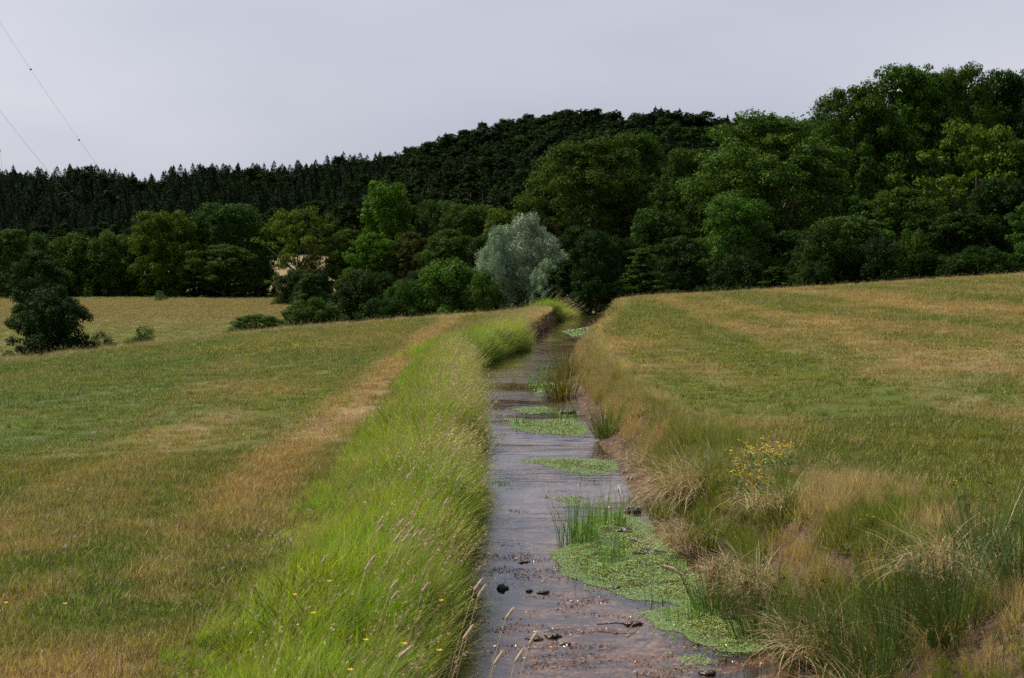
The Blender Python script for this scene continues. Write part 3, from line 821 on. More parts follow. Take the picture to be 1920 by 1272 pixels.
# the 300 that show largest: nearest rows and the skyline
score = hh / Yh + .02 * (np.abs(t - 1.0) < .06) - .03 * (t > 1.05)
vis = (np.abs(a + .03) < .30)
order = np.argsort(-(score + np.where(vis, 0, -1)))
con = [i for i in order if kind[i] < 4][:290]; bro = [i for i in order if kind[i] >= 4][:200]
sel = np.zeros(n, bool); sel[con] = True; sel[bro] = True
for i in np.where(sel)[0]:
    k = int(kind[i]); nm = 'spruce_tree' if k < 4 else ('pine_tree' if k > 6 else 'broadleaf_tree')
    o = obj(nm, hillmesh_obj[k], None, (Xh[i], Yh[i], zh[i])); s = hh[i] / HH[k]
    o.scale = (s * 1.5, s * 1.5, s); o.rotation_euler = (0, 0, rng.uniform(0, 6.28)); o.color = (*tint[i], 1)
    if k < 4: tag(o, 'dark spruce in the close wood on the far hillside', 'spruce', 'spruces of the far hillside wood')
    elif k > 6: tag(o, 'flat crowned pine near the top of the far wooded hill', 'pine', 'pines of the far wooded hill')
    else: tag(o, 'round crowned broadleaf tree in the wood on the far hill', 'tree', 'broadleaf trees of the far wooded hill')
rest = ~sel
s = (hh / np.array(HH)[kind])[rest]
o = scatter('distant_forest', np.stack([Xh, Yh, zh], 1)[rest], np.stack([0 * s, 0 * s, rng.uniform(0, 6.28, rest.sum())], 1), np.stack([s * 1.55, s * 1.55, s], 1), kind[rest], tint[rest], protos(hillmesh_ins, 'hill_proto'))
tag(o, 'dense dark wood covering the far hillside', 'forest', kind='stuff')

# ------------------------------------------------------------------ grass
def tuft_short(n, rad, h, w, seed, straw=.0, lean=.35):
    m = MB(); r = np.random.default_rng(seed)
    q = r.uniform(0, 1, n) ** .5 * rad; th = r.uniform(0, 6.28, n)
    base = np.stack([q * np.cos(th), q * np.sin(th), 0 * q - .01], 1)
    k = int(n * (1 - straw))
    az = r.uniform(0, 6.28, n); ln = np.abs(r.normal(0, lean, n)); hh = h * r.uniform(.45, 1.15, n); cv = r.uniform(.1, 1.0, n)
    m.blades(base[:k], az[:k], ln[:k], hh[:k], np.full(k, w), cv[:k], 2, 0)
    if k < n: m.blades(base[k:], az[k:], ln[k:] * 1.3, hh[k:] * 1.1, np.full(n - k, w * .8), cv[k:], 2, 1)
    return m.mesh('tuft', [M['grass'], M['straw'], M['seed']])
def tuft_long(n, rad, h, w, seed, heads=4, az0=0., az_s=1.2, lean=.35, curve=1.0, straw=.06, seg=4):
    """long bank grass that leans towards az0 with seed stalks"""
    m = MB(); r = np.random.default_rng(seed)
    q = r.uniform(0, 1, n) ** .5 * rad; th = r.uniform(0, 6.28, n)
    base = np.stack([q * np.cos(th), q * np.sin(th), 0 * q - .03], 1)
    az = r.normal(az0, az_s, n); ln = np.abs(r.normal(lean, .22, n)); hh = h * r.uniform(.45, 1.1, n); cv = r.uniform(.2, 1.0, n) * curve
    k = int(n * (1 - straw))
    m.blades(base[:k], az[:k], ln[:k], hh[:k], w * r.uniform(.6, 1.2, k), cv[:k], seg, 0)
    if k < n: m.blades(base[k:], az[k:], ln[k:] * 1.2, hh[k:], np.full(n - k, w * .7), cv[k:], seg, 1)
    if heads:
        bz = base[:heads]; a2 = r.normal(az0, .8, heads); l2 = np.abs(r.normal(.28, .15, heads)); h2 = h * r.uniform(1.05, 1.45, heads); c2 = r.uniform(.1, .5, heads)
        tips = m.blades(bz, a2, l2, h2, np.full(heads, .0022), c2, seg, 1)
        for i in range(heads):
            d = np.array([math.cos(a2[i]) * math.sin(l2[i] + c2[i]), math.sin(a2[i]) * math.sin(l2[i] + c2[i]), math.cos(l2[i] + c2[i])])
            nn = 14; f = r.uniform(0, 1, nn); off = unit(r.normal(size=(nn, 3))) * (.012 * (f[:, None] + .3))
            cc = tips[i] - d * (f * .10)[:, None] + off
            uu = unit(d + r.normal(0, .35, (nn, 3))) * .009; vv = unit(np.cross(uu, r.normal(size=(nn, 3)))) * .0022
            m.rhombi(cc, uu, vv, 2)
    return m.mesh('tuft', [M['grass'], M['straw'], M['seed']])
short_near = [tuft_short(80, .10, .042, .0036, 200 + i, .10) for i in range(5)] + [tuft_short(60, .11, .07, .0036, 210 + i, .22) for i in range(3)]
short_far = [tuft_short(90, .24, .085, .009, 220 + i, .12) for i in range(4)] + [tuft_short(80, .24, .12, .008, 230 + i, .3) for i in range(2)]
def clover(seed):
    m = MB(); r = np.random.default_rng(seed); k = 46
    q = r.uniform(0, 1, k) ** .5 * .09; th = r.uniform(0, 6.28, k)
    c = np.stack([q * np.cos(th), q * np.sin(th), r.uniform(.02, .055, k)], 1)
    for j in range(3):
        a_ = r.uniform(0, 6.28, k) if j == 0 else a_ + 2.1
        d = np.stack([np.cos(a_), np.sin(a_), r.uniform(-.2, .3, k)], 1); s_ = np.stack([-np.sin(a_), np.cos(a_), r.uniform(-.2, .2, k)], 1)
        m.rhombi(c + d * .008, d * .008, s_ * .0065, 0)
    m.blades(c * [1, 1, 0], r.uniform(0, 6.28, k), np.full(k, .2), c[:, 2], np.full(k, .0015), np.full(k, .1), 1, 0)
    return m.mesh('clover', [M['grass']])
clovers = [clover(240), clover(241)]
PS = protos(short_near + clovers, 'short_tuft')
PF = protos(short_far, 'far_tuft')

def rand_zone(n, y0, y1, amin=-.37, amax=.37):
    Y = np.sqrt(rng.uniform(y0 ** 2, y1 ** 2, n)); a = rng.uniform(amin, amax, n)
    return a * Y, Y
def on_meadow(X, Y, m=.1):
    l = xl(Y); r = xr(Y)
    rw = np.interp(Y, [0, 9, 14, 22, 40, 70], [.6, .6, .40, .45, .35, .3])
    lw = np.interp(Y, [0, 30, 49, 50, 66, 67, 80], [.05, .08, .1, .45, .45, .1, .0])
    ok = (X < l - lw) | (X > r + rw)
    a = X / Y; yc = np.interp(a, AK, YC)
    return (ok | (Y > 76)) & (Y < yc + 9)
def rots(n, tilt=.12):
    return np.stack([rng.normal(0, tilt, n), rng.normal(0, tilt, n), rng.uniform(0, 6.28, n)], 1)

# short turf, near and far
X, Y = rand_zone(42000, 6.0, 17, -.52, .52); k = on_meadow(X, Y); X, Y = X[k], Y[k]; n = len(X)
tint = meadow_col(X, Y) * rng.uniform(.6, 1.4, (n, 1)) * rng.uniform(.92, 1.08, (n, 3))
d, _h = meadow(X, Y); cl = (fbm(X * 1.6, Y * 1.6, 111, 3) > .48) & (d < .45)
idx = np.where(cl & (False), rng.integers(8, 10, n), np.where(rng.uniform(size=n) < .18 + .3 * d, rng.integers(5, 8, n), rng.integers(0, 5, n)))
s = rng.uniform(.7, 1.3, n) * np.where(idx > 7, 1.1, 1.0)
tag(scatter('short_grass', np.stack([X, Y, ground(X, Y)], 1), rots(n), np.stack([s, s, s * rng.uniform(.7, 1.25, n)], 1), idx, tint, PS),
    'short mown meadow grass, green and scorched brown, in the foreground', 'grass', kind='stuff')
X, Y = rand_zone(118000, 16, 92, -.48, .48); k = on_meadow(X, Y); X, Y = X[k], Y[k]; n = len(X)
tint = meadow_col(X, Y) * rng.uniform(.75, 1.28, (n, 1)) * rng.uniform(.93, 1.07, (n, 3))
idx = np.where(rng.uniform(size=n) < .3, rng.integers(4, 6, n), rng.integers(0, 4, n))
s = rng.uniform(.6, 1.1, n) * np.interp(Y, [16, 30, 60, 90], [.6, .8, 1.15, 1.4])
tag(scatter('meadow_grass', np.stack([X, Y, ground(X, Y)], 1), rots(n), np.stack([s, s, np.minimum(s, 1.0) * rng.uniform(.6, 1.1, n)], 1), idx, tint, PF),
    'mown meadow grass reaching back to the crest on both sides', 'grass', kind='stuff')

# long bright grass overhanging the left bank
longs = [tuft_long(90, .10, .42, .0046, 300 + i, 1 if i == 0 else 0, 0, 1.1, .30, .9, .03) for i in range(5)] + [tuft_long(60, .09, .42, .0095, 310 + i, 0, 0, 1.0, .35, 1.2, .03) for i in range(3)] \
      + [tuft_long(90, .12, .44, .0036, 320 + i, 5, 0, .9, .45, .9, .22) for i in range(2)]
PL = protos(longs, 'long_tuft')
def bank_left(n, y0, y1, wf):
    Y = np.sqrt(rng.uniform(y0 ** 2, y1 ** 2, n)) if y1 < 30 else rng.uniform(y0, y1, n)
    w = np.interp(Y, wf[0], wf[1]); dl = rng.uniform(-.04, 1, n) ** 1.0 * w
    return xl(Y) - dl - .10 * (Y < 20), Y, dl / w
A = [bank_left(3500, 6, 18, ([6, 10, 18], [1.15, 1.15, 1.1])), bank_left(3000, 18, 34, ([18, 34], [1.1, .9])), bank_left(2200, 34, 51, ([34, 44, 51], [1.5, 1.3, .7])), bank_left(700, 66, 80, ([66, 80], [1.3, 1.5]))]
X = np.concatenate([q[0] for q in A]); Y = np.concatenate([q[1] for q in A]); f = np.concatenate([q[2] for q in A]); n = len(X)
keepm = rng.uniform(size=n) < 1 - .85 * sm((f - .55) / .45 + .5 * (fbm(X * 1.5, Y * .8, 5, 2) - .5)); X, Y, f = X[keepm], Y[keepm], f[keepm]; n = len(X)
nn = fbm(X * 1.8, Y * 1.0, 121, 3)[:, None]
LUSH = np.array([.300, .350, .042]); LUSH2 = np.array([.100, .225, .014]); STR = np.array([.36, .30, .12])
tint = LUSH * nn * 1.0 + LUSH2 * (1 - nn)
q = (fbm(X * 2.2, Y * 1.6, 131, 3) > .60)[:, None]; tint = np.where(q, tint * .55 + STR * .45, tint) * rng.uniform(.6, 1.35, (n, 1))
p2 = np.where(Y > 64, 1, 0)
idx = np.where(fbm(X * .9 + 9, Y * .9, 141, 2) > .55, rng.integers(0, 5, n), rng.integers(5, 8, n)); idx = np.where(rng.uniform(size=n) < .10 + .22 * (1 - sm(f / .3)), rng.integers(8, 10, n), idx)
s = rng.uniform(.6, 1.15, n) * (.62 + .72 * vnoise(X * 1.9, Y * 1.1, 156)) * (1 - .55 * sm((f - .3) / .7)) * np.interp(Y, [8, 20, 33, 44, 52, 66, 80], [.92, 1.05, 1.0, 1.15, .7, 1.3, 1.4])
sw = s * np.interp(Y, [8, 25, 40, 50, 66, 80], [1, 1.15, 1.25, .9, 1.8, 2.2])
rt = np.stack([rng.normal(0, .1, n), rng.normal(.10, .1, n), rng.normal(-.15, .75, n)], 1)
tag(scatter('bank_grass', np.stack([X, Y, ground(X, Y)], 1), rt, np.stack([sw, sw, s], 1), idx, tint, PL),
    'long bright yellow green grass hanging over the left bank of the stream', 'grass', kind='stuff')

# dry and mixed grass on the right bank
drys = [tuft_long(70, .07, .34, .0044, 400 + i, 2 * (i % 2), math.pi, 1.6, .25, .55, .5) for i in range(4)] + [tuft_long(70, .065, .34, .0048, 410 + i, 0, math.pi, 1.5, .22, .5, .12) for i in range(3)]
PD = protos(drys, 'dry_tuft')
Y = np.r_[np.sqrt(rng.uniform(36, 18 ** 2, 3800)), rng.uniform(18, 50, 4300), rng.uniform(50, 84, 1800)]; n = len(Y)
w = np.interp(Y, [6, 10, 14, 20, 40, 80], [2.3, 1.8, 1.1, .75, .7, .9]); off = np.interp(Y, [0, 7.5, 9, 11, 14, 22, 40, 70], [.08, .14, .24, .22, .22, .26, .16, .12])
f = rng.uniform(0, 1, n) ** 1.15
X = xr(Y) + off + f * w
kp = rng.uniform(size=n) < 1 - (.8 - .5 * (Y < 11)) * sm((f - .5) / .5); X, Y, f = X[kp], Y[kp], f[kp]
Ye = rng.uniform(49, 66, 900); fe = rng.uniform(0, 1, 900); X = np.r_[X, xl(Ye) - .10 - fe * 1.6]; Y = np.r_[Y, Ye]; f = np.r_[f, fe]
Ye = rng.uniform(48, 67, 520); X = np.r_[X, xl(Ye) - rng.uniform(-.02, .3, 520)]; Y = np.r_[Y, Ye]; f = np.r_[f, np.full(520, .25)]; n = len(X)
gr = sm((fbm(X * 2.2, Y * 1.1, 151, 3) - .46) / .08) * np.interp(Y, [6, 12, 20, 40], [1., .95, .65, .35])
tint = (np.array([.42, .31, .135]) * (1 - gr[:, None]) + np.array([.150, .200, .026]) * gr[:, None]) * rng.uniform(.6, 1.3, (n, 1))
idx = np.where(rng.uniform(size=n) < gr, rng.integers(4, 7, n), rng.integers(0, 4, n))
s = rng.uniform(.5, 1.15, n) * (.55 + .8 * vnoise(X * 2.5, Y * 1.6, 155)) * (1 - .5 * sm((f - .3) / .7)) * np.interp(Y, [7, 10, 16, 30, 50, 80], [.62, .60, .60, .60, .52, .6])
fp = np.exp(-(((X - 1.95) / .35) ** 2 + ((Y - 13.2) / 1.2) ** 2)); s = s * (1 - .6 * fp)
sw = s * np.interp(Y, [8, 25, 50, 80], [1, 1.25, 1.8, 2.2])
tag(scatter('dry_bank_grass', np.stack([X, Y, ground(X, Y)], 1), np.stack([rng.normal(0, .12, n), rng.normal(-.05, .12, n), rng.uniform(-1.2, 1.2, n)], 1), np.stack([sw, sw, s], 1), idx, tint, PD),
    'straw coloured dry grass mixed with green along the right bank', 'grass', kind='stuff')

# coarse green tufts standing out of the mown turf
X, Y = rand_zone(2600, 9, 70); k = on_meadow(X, Y, .1) & (fbm(X * .7, Y * .4, 161, 3) > .50); X, Y = X[k], Y[k]; n = len(X)
s = rng.uniform(.16, .34, n); sw = s * np.interp(Y, [8, 25, 50, 80], [1.3, 1.8, 2.6, 3.2])
tag(scatter('coarse_tufts', np.stack([X, Y, ground(X, Y)], 1), rots(n), np.stack([sw, sw, s], 1), rng.integers(1, 8, n), (np.array([[.110, .200, .028]]) + rng.uniform(0, 1, (n, 1)) * np.array([[.09, .05, .01]])) * rng.uniform(.7, 1.2, (n, 1)), PL),
    'coarse darker green tufts dotted through the mown turf', 'grass', kind='stuff')

# rough fringe along the crest and taller stalks across the meadow
X, Y = rand_zone(5200, 14, 84, -.36, .36)
a = rng.uniform(-.36, .36, 2600); Yx = np.interp(a, AK, YC) + rng.normal(0, 1.2, 2600); X = np.r_[X, a * Yx]; Y = np.r_[Y, Yx]
a = X / Y; yc = np.interp(a, AK, YC)
crest = np.abs(Y - yc) < 3.0
k = on_meadow(X, Y) & (crest | (rng.uniform(size=len(X)) < .22)); X, Y, crest = X[k], Y[k], crest[k]; n = len(X)
tint = (meadow_col(X, Y) * .6 + np.array([.30, .24, .11]) * .4) * rng.uniform(.8, 1.2, (n, 1))
s = rng.uniform(.35, .75, n) * np.where(crest, .9, .7); sw = s * np.interp(Y, [8, 25, 50, 80], [1, 1.3, 1.8, 2.2])
tag(scatter('seed_stalks', np.stack([X, Y, ground(X, Y)], 1), rots(n), np.stack([sw, sw, s], 1), rng.integers(0, 4, n), tint, PD),
    'thin taller seeding grass stalks dotted over the meadow and its crest', 'grass', kind='stuff')

# coarse tufts of the lower field
X, Y = rand_zone(26000, 84, 256, -.34, .0); n = len(X)
cc = ground_cols(X, Y)['col'][0]
s = rng.uniform(1.2, 2.4, n) * np.interp(Y, [80, 250], [.9, 1.6])
tag(scatter('field_grass', np.stack([X, Y, ground(X, Y)], 1), rots(n), np.stack([s, s, s * .6], 1), rng.integers(0, 6, n), cc * rng.uniform(.8, 1.25, (n, 1)), PF),
    'mown grass stubble of the lower field before the hedge', 'grass', kind='stuff')

# ------------------------------------------------------------------ things on the banks
def blade_obj(name, parent, base, az, lean, h, w, curve, mats, seg=4, mi=0):
    m = MB(); m.blades(base, az, lean, h, w, curve, seg, mi); return obj(name, m.mesh(name, mats), parent)

def rush_clump(x, y, hh, n, label, tintc=(1, 1, 1), seeds=14, rad=.13, z=None):
    X, Y = px(x, y, -.15 if z is None else z); zz = gz(X, Y)
    e = empty('rush_clump', (X, Y, zz)); tag(e, label, 'rushes')
    r = rng; q = r.uniform(0, 1, n) ** .5 * rad; th = r.uniform(0, 6.28, n)
    base = np.stack([q * np.cos(th), q * np.sin(th), 0 * q - .03], 1)
    az = th + r.normal(0, .5, n); ln = q / rad * .38 + np.abs(r.normal(0, .08, n)); h = hh * r.uniform(.55, 1.1, n)
    m = MB(); tips = m.blades(base, az, ln, h, np.full(n, .0045 * max(1, Y / 11)), r.uniform(0, .25, n), 3, 0)
    c = obj('stems', m.mesh('stems', [M['rush']]), e); c.color = (*tintc, 1)
    if seeds:
        m = MB()
        for i in range(seeds):
            p = base[i] + (tips[i] - base[i]) * .82; k = 22
            cc = p + r.normal(0, .011, (k, 3)); uu = unit(r.normal(size=(k, 3))) * .007; vv = unit(np.cross(uu, r.normal(size=(k, 3)))) * .003
            m.rhombi(cc, uu, vv)
        tag(obj('seed_clusters', m.mesh('seed_clusters', [M['brownseed']]), e), kind='stuff')
    k = int(n * .25)
    b2 = base[:k]; blade_obj('dead_stems', e, b2 * 1.2, az[:k] + .4, ln[:k] + .35, h[:k] * .8, np.full(k, .0035), np.full(k, .8), [M['straw']])
    return e
RU = (.95, 1.0, 1.0)
rush_clump(1425, 1120, .52, 260, 'rush clump with brown seed clusters above the green mats', seeds=34)
rush_clump(1350, 1075, .46, 200, 'rush clump with brown seeds left of the larger seeding clump', seeds=26)
rush_clump(1510, 1165, .50, 260, 'dense green rush clump right of the seeding clumps', seeds=10)
rush_clump(1590, 1195, .55, 260, 'green rush clump midway along the lower right bank', seeds=6)
rush_clump(1650, 1235, .55, 260, 'dark rush clump near the bottom of the right bank', (.8, .9, .9), 4)
rush_clump(1700, 1215, .58, 260, 'dark green rush clump between the bottom clump and right edge', (.75, .85, .85), 5)
rush_clump(1790, 1250, .60, 280, 'tall dark rush clump in the lower right corner', (.7, .85, .85), 5)
rush_clump(1850, 1185, .55, 240, 'tall rush clump at the right picture edge', (.8, .9, .9), 8)
rush_clump(1935, 1240, .55, 240, 'rush clump cut by the right picture edge at the bottom', (.8, .9, .9), 5)
rush_clump(1330, 985, .36, 160, 'small yellowish rush clump below the dry tussock', (1.6, 1.45, .9), 8)
rush_clump(1250, 925, .34, 150, 'yellow green rush clump above the bare bank', (1.7, 1.6, .9), 0)
rush_clump(1140, 812, .50, 170, 'bright green rush clump standing on the bare right bank', (1.1, 1.25, .8), 0, z=-.3, rad=.16)
rush_clump(1052, 742, .75, 200, 'brownish green rush clump where the stream narrows', (1.7, 1.1, .9), 12, z=-.38, rad=.22)
rush_clump(1065, 705, .70, 160, 'mixed rush clump behind the brownish one at the narrows', (1.7, 1.15, 1.), 8, z=-.38, rad=.22)

def straw_tussock(x, y, hh, n, label, z=0., rad=.16):
    X, Y = px(x, y, z); zz = gz(X, Y); r = rng
    e = empty('dry_tussock', (X, Y, zz)); tag(e, label, 'dry grass')
    q = r.uniform(0, 1, n) ** .5 * rad; th = r.uniform(0, 6.28, n)
    base = np.stack([q * np.cos(th), q * np.sin(th), 0 * q + .05], 1)
    blade_obj('dead_blades', e, base, r.normal(3.6, 1.3, n), np.abs(r.normal(.5, .3, n)), hh * r.uniform(.5, 1.2, n), np.full(n, .0055), r.uniform(.8, 2.2, n), [M['straw']], 5)
    k = n // 3
    blade_obj('green_blades', e, base[:k], r.uniform(0, 6.28, k), np.abs(r.normal(.2, .2, k)), hh * r.uniform(.5, .9, k), np.full(k, .004), r.uniform(.1, .8, k), [M['stem']])
straw_tussock(1305, 905, .62, 700, 'shaggy bleached straw tussock on top of the right bank', -.02, .26)
straw_tussock(1465, 965, .34, 260, 'flattened straw tussock below the yellow flowers', .03, .25)
straw_tussock(1545, 1215, .40, 300, 'bleached straw tussock spilling to the water at the bottom', -.25, .18)
straw_tussock(1292, 972, .42, 260, 'straw tussock hanging over the bare soil beside the big mat', -.12, .18)
straw_tussock(1388, 1035, .42, 300, 'straw tussock between the seeding rushes and the soil', -.10, .18)
straw_tussock(1435, 1085, .38, 240, 'low straw tussock just above the lower mat', -.18, .16)
straw_tussock(1800, 1120, .42, 300, 'pale dry tussock among the tall grass at right', .08, .25)
straw_tussock(1215, 830, .40, 200, 'thin straw tussock over the bare bank', 0, .2)
straw_tussock(1600, 1265, .36, 240, 'straw tussock at the bottom edge among dark rushes', -.15, .2)

def reed_tuft(x, y, hpx, wpx, n, label, tintc=(1, 1, 1), lean=.12, group=None):
    X, Y = px(x, y, WZ); hh = hpx / F * Y * 1.05; rad = wpx / F * Y * .5; r = rng
    e = empty('reed_tuft', (X, Y, WZ)); tag(e, label, 'water grass', group)
    base = np.stack([r.uniform(-rad, rad, n), r.uniform(-rad, rad, n) * 1.6, 0 * r.uniform(size=n) - .02], 1)
    c = blade_obj('blades', e, base, r.uniform(0, 6.28, n), np.abs(r.normal(lean, .1, n)), hh * r.uniform(.4, 1.1, n), .006 * r.uniform(.6, 1.1, n) * max(1, Y / 14), r.uniform(0, .5, n), [M['reed']])
    c.color = (*tintc, 1)
reed_tuft(1060, 1022, 120, 36, 30, 'tall thin dark reed tuft at the water edge of the big green mat', (.7, .8, 1.0))
reed_tuft(1092, 1016, 105, 60, 150, 'tall bright reed tuft standing in the water before the big mat')
reed_tuft(1140, 985, 75, 60, 120, 'reed tuft right of the tallest one, near the muddy clod')
reed_tuft(1186, 962, 50, 40, 26, 'small reed tuft at the muddy right shore')
reed_tuft(1150, 1052, 62, 60, 80, 'short upright reed tuft growing out of the big green mat')
reed_tuft(1118, 1080, 50, 60, 14, 'sparse reed blades on the left part of the big mat')
reed_tuft(1318, 1158, 78, 40, 36, 'tall reed tuft between the big mat and the lower mat', (.9, 1.1, .9))
reed_tuft(1290, 1165, 60, 60, 34, 'spreading reed tuft left of the tall one on the lower mat')
reed_tuft(1252, 1166, 44, 22, 14, 'little reed tuft at the upper tip of the lower mat')
reed_tuft(1235, 1135, 40, 40, 14, 'thin reed tuft at the lower edge of the big mat', (.9, .8, .8))
reed_tuft(995, 726, 38, 66, 60, 'green reed patch in the middle of the upper stream', (1.1, 1.0, 1.3))
reed_tuft(1025, 705, 40, 30, 34, 'reed patch beside the narrows, behind the first patch', (1.1, 1.0, 1.2))
reed_tuft(1036, 730, 20, 60, 40, 'low reed patch right of the upper stream patch')
reed_tuft(985, 795, 30, 40, 26, 'small reed tuft left on the third green mat', (.8, .9, .8))
reed_tuft(1062, 785, 30, 56, 50, 'reed tuft on the right of the third green mat')
reed_tuft(1030, 775, 26, 40, 26, 'reed tuft behind the third green mat', (.9, 1, .9))
reed_tuft(1115, 905, 40, 60, 10, 'few reed blades before the slim green mat', (1, .9, .8))

# floating green mats
def inside(px_, py_, poly):
    c = np.zeros(len(px_), bool); j = len(poly) - 1
    for i in range(len(poly)):
        xi, yi = poly[i]; xj, yj = poly[j]
        k = ((yi > py_) != (yj > py_)) & (px_ < (xj - xi) * (py_ - yi) / (yj - yi + 1e-12) + xi)
        c ^= k; j = i
    return c
def mat_obj(poly, dens, size, bumph, label, holes=.0):
    P = np.array([px(x, y, WZ) for x, y in poly])
    lo = P.min(0) - .15; hi = P.max(0) + .15; cx, cy = P.mean(0)
    n = int(dens * (hi - lo).prod()); X = rng.uniform(lo[0], hi[0], n); Y = rng.uniform(lo[1], hi[1], n)
    wx = X + .17 * (fbm(X * 6, Y * 3, 161, 3) - .5); wy = Y + .42 * (fbm(X * 5 + 9, Y * 2.5, 171, 3) - .5)
    k = inside(wx, wy, P)
    # distance to the outline, for colour and height
    e = 0 * X + 9
    for i in range(len(P)):
        a_ = P[i]; b_ = P[(i + 1) % len(P)]; ab = b_ - a_
        t_ = np.clip(((X - a_[0]) * ab[0] + (Y - a_[1]) * ab[1]) / (ab @ ab), 0, 1)
        e = np.minimum(e, np.hypot(X - a_[0] - t_ * ab[0], (Y - a_[1] - t_ * ab[1]) * .6))
    nz = fbm(X * 7, Y * 4, 181, 4)
    if holes: k &= (nz > holes * (1 - sm(e / .12)) * .9 + .18)
    k |= (e < .09) & (rng.uniform(size=n) < .10 * (nz > .45)); X, Y, e, nz = X[k], Y[k], e[k], nz[k]; n = len(X)
    inner = sm((e - .05) / .16) * sm((nz - .35) / .25)
    z = .004 + bumph * inner * (.35 + nz) * (.5 + rng.uniform(0, .5, n))
    nrm = unit(rng.normal(0, .18 + .3 * inner[:, None], (n, 3)) + [0, 0, 1]); a_ = unit(np.cross(nrm, rng.normal(size=(n, 3)))); b_ = np.cross(nrm, a_)
    L_ = size * rng.uniform(.5, 1.2, n)
    c0 = np.array([.160, .275, .055]); c1 = np.array([.190, .270, .025]); c2 = np.array([.10, .16, .04])
    col = (c0 * (1 - inner[:, None]) + c1 * inner[:, None]); col = np.where((rng.uniform(size=n) < .2)[:, None], c2, col) * rng.uniform(.7, 1.25, (n, 1))
    pos = np.stack([X - cx, Y - cy, z], 1)
    V = np.stack([pos - a_ * L_[:, None] * .5, pos + b_ * L_[:, None] * .42, pos + a_ * L_[:, None] * .5, pos - b_ * L_[:, None] * .42], 1).reshape(-1, 3)
    me = fast_mesh('leaflets', V, np.arange(4 * n).reshape(n, 4), None, [M['weed']], None, False, {'col': (np.repeat(col, 4, 0), 'POINT')})
    o = obj('duckweed_mat', me, None, (cx, cy, WZ)); tag(o, label, 'duckweed mat', kind='stuff' if holes > .5 else None)
    return o
mat_obj([(1030, 1040), (1075, 1022), (1095, 985), (1150, 962), (1205, 975), (1240, 1010), (1290, 1055), (1335, 1105), (1310, 1140), (1225, 1130), (1130, 1112), (1075, 1088), (1045, 1060)], 36000, .0085, .03, 'largest green duckweed mat with taller weed along the right shore')
mat_obj([(1208, 1158), (1262, 1142), (1330, 1132), (1400, 1160), (1440, 1200), (1428, 1228), (1360, 1228), (1290, 1208), (1240, 1184)], 36000, .0085, .022, 'lower duckweed mat just above the bottom right bend of the water')
mat_obj([(1245, 1238), (1295, 1230), (1345, 1244), (1325, 1262), (1262, 1258)], 9000, .012, .004, 'small thin duckweed patch nearest the bottom of the picture', .55)
mat_obj([(972, 864), (1080, 860), (1160, 868), (1164, 886), (1100, 893), (1040, 880)], 20000, .010, .012, 'slim duckweed mat stretching across half the mid stream')
mat_obj([(945, 784), (1000, 790), (1070, 785), (1112, 806), (1088, 819), (1000, 814), (960, 803)], 16000, .012, .008, 'pale duckweed mat before the bright rush clump')
mat_obj([(955, 768), (1020, 763), (1045, 772), (990, 777)], 10000, .015, .014, 'thin duckweed strip left of the back reed tuft')
mat_obj([(1052, 622), (1108, 612), (1112, 622), (1082, 632)], 1600, .045, .01, 'faint duckweed sheet at the far end of the stream', .3)
mat_obj([(1048, 938), (1080, 930), (1095, 945), (1062, 952)], 9000, .014, .015, 'tiny duckweed scrap behind the tallest reeds', .3)
mat_obj([(905, 905), (960, 900), (985, 912), (930, 918)], 4000, .013, .002, 'scattered duckweed specks by the left bank grass', .75)
mat_obj([(955, 1100), (1000, 1096), (1010, 1104), (970, 1110)], 6000, .012, .003, 'few duckweed leaves beside the dark floating clods', .7)
mat_obj([(1000, 722), (1060, 715), (1066, 732), (1012, 738)], 3000, .03, .01, 'duckweed fringe around the upper stream reeds', .4)

# clods, stones, sticks
def lump(name, x, y, wpx, hpx, mat, label, cat, z=WZ, n=3, group=None):
    X, Y = px(x, y, z); w_ = wpx / F * Y; h_ = hpx / F * Y
    if z != WZ: z = gz(X, Y)
    m = MB()
    for i in range(n):
        ox = rng.uniform(-.3, .3) * w_ if i else 0
        m.ball((ox, rng.uniform(-.3, .3) * w_ * .6, h_ * .15), (w_ * rng.uniform(.12, .30), w_ * rng.uniform(.10, .26), h_ * rng.uniform(.25, .6)), 0, 12, 8, .33 if name == 'mud_clod' else .12)
    o = obj(name, m.mesh(name, [mat]), None, (X, Y, z)); tag(o, label, cat, group)
L_ = lambda *a, **k: lump('mud_clod', *a, **k)
for x, y, w_, h_, lb in ((940, 1108, 34, 16, 'dark wet clod nearest the left bank grass'), (992, 1113, 16, 10, 'small dark clod right of the left clod'), (1018, 1116, 26, 9, 'flat brown clod third in the row across the stream'),
        (1042, 1200, 40, 15, 'brown wet clod sticking up in the lower stream'), (1003, 1203, 40, 8, 'low black clod joined left of the brown one'), (1060, 1214, 26, 8, 'flat black clod just below the brown one'),
        (1192, 1176, 44, 12, 'dark ragged clod between midstream and the lower mat'), (985, 1058, 26, 6, 'flat dark clod in the shallow middle of the stream'),
        (1172, 1000, 36, 12, 'dark clod on the big mat below the short reeds'), (1185, 962, 46, 16, 'dark mud lump at the shore beside the small reed tuft'), (1152, 1108, 22, 10, 'brown clod in the lower half of the big mat'),
        (1360, 1165, 60, 14, 'black mud ridge along the right end of the lower mat'), (1410, 1195, 50, 16, 'dark muddy lump below the straw tussock'), (1225, 1040, 60, 14, 'dark mud lump on the shore right of the big mat'),
        (1130, 1065, 30, 8, 'dark speck of mud at the foot of the short reeds'), (1060, 775, 40, 10, 'dark mud bank behind the third mat'), (1335, 1270, 40, 14, 'dark clod cut by the bottom picture edge')):
    lump('mud_clod', x, y, w_, h_ * .75, M['clod'], lb, 'mud clod', n=7)
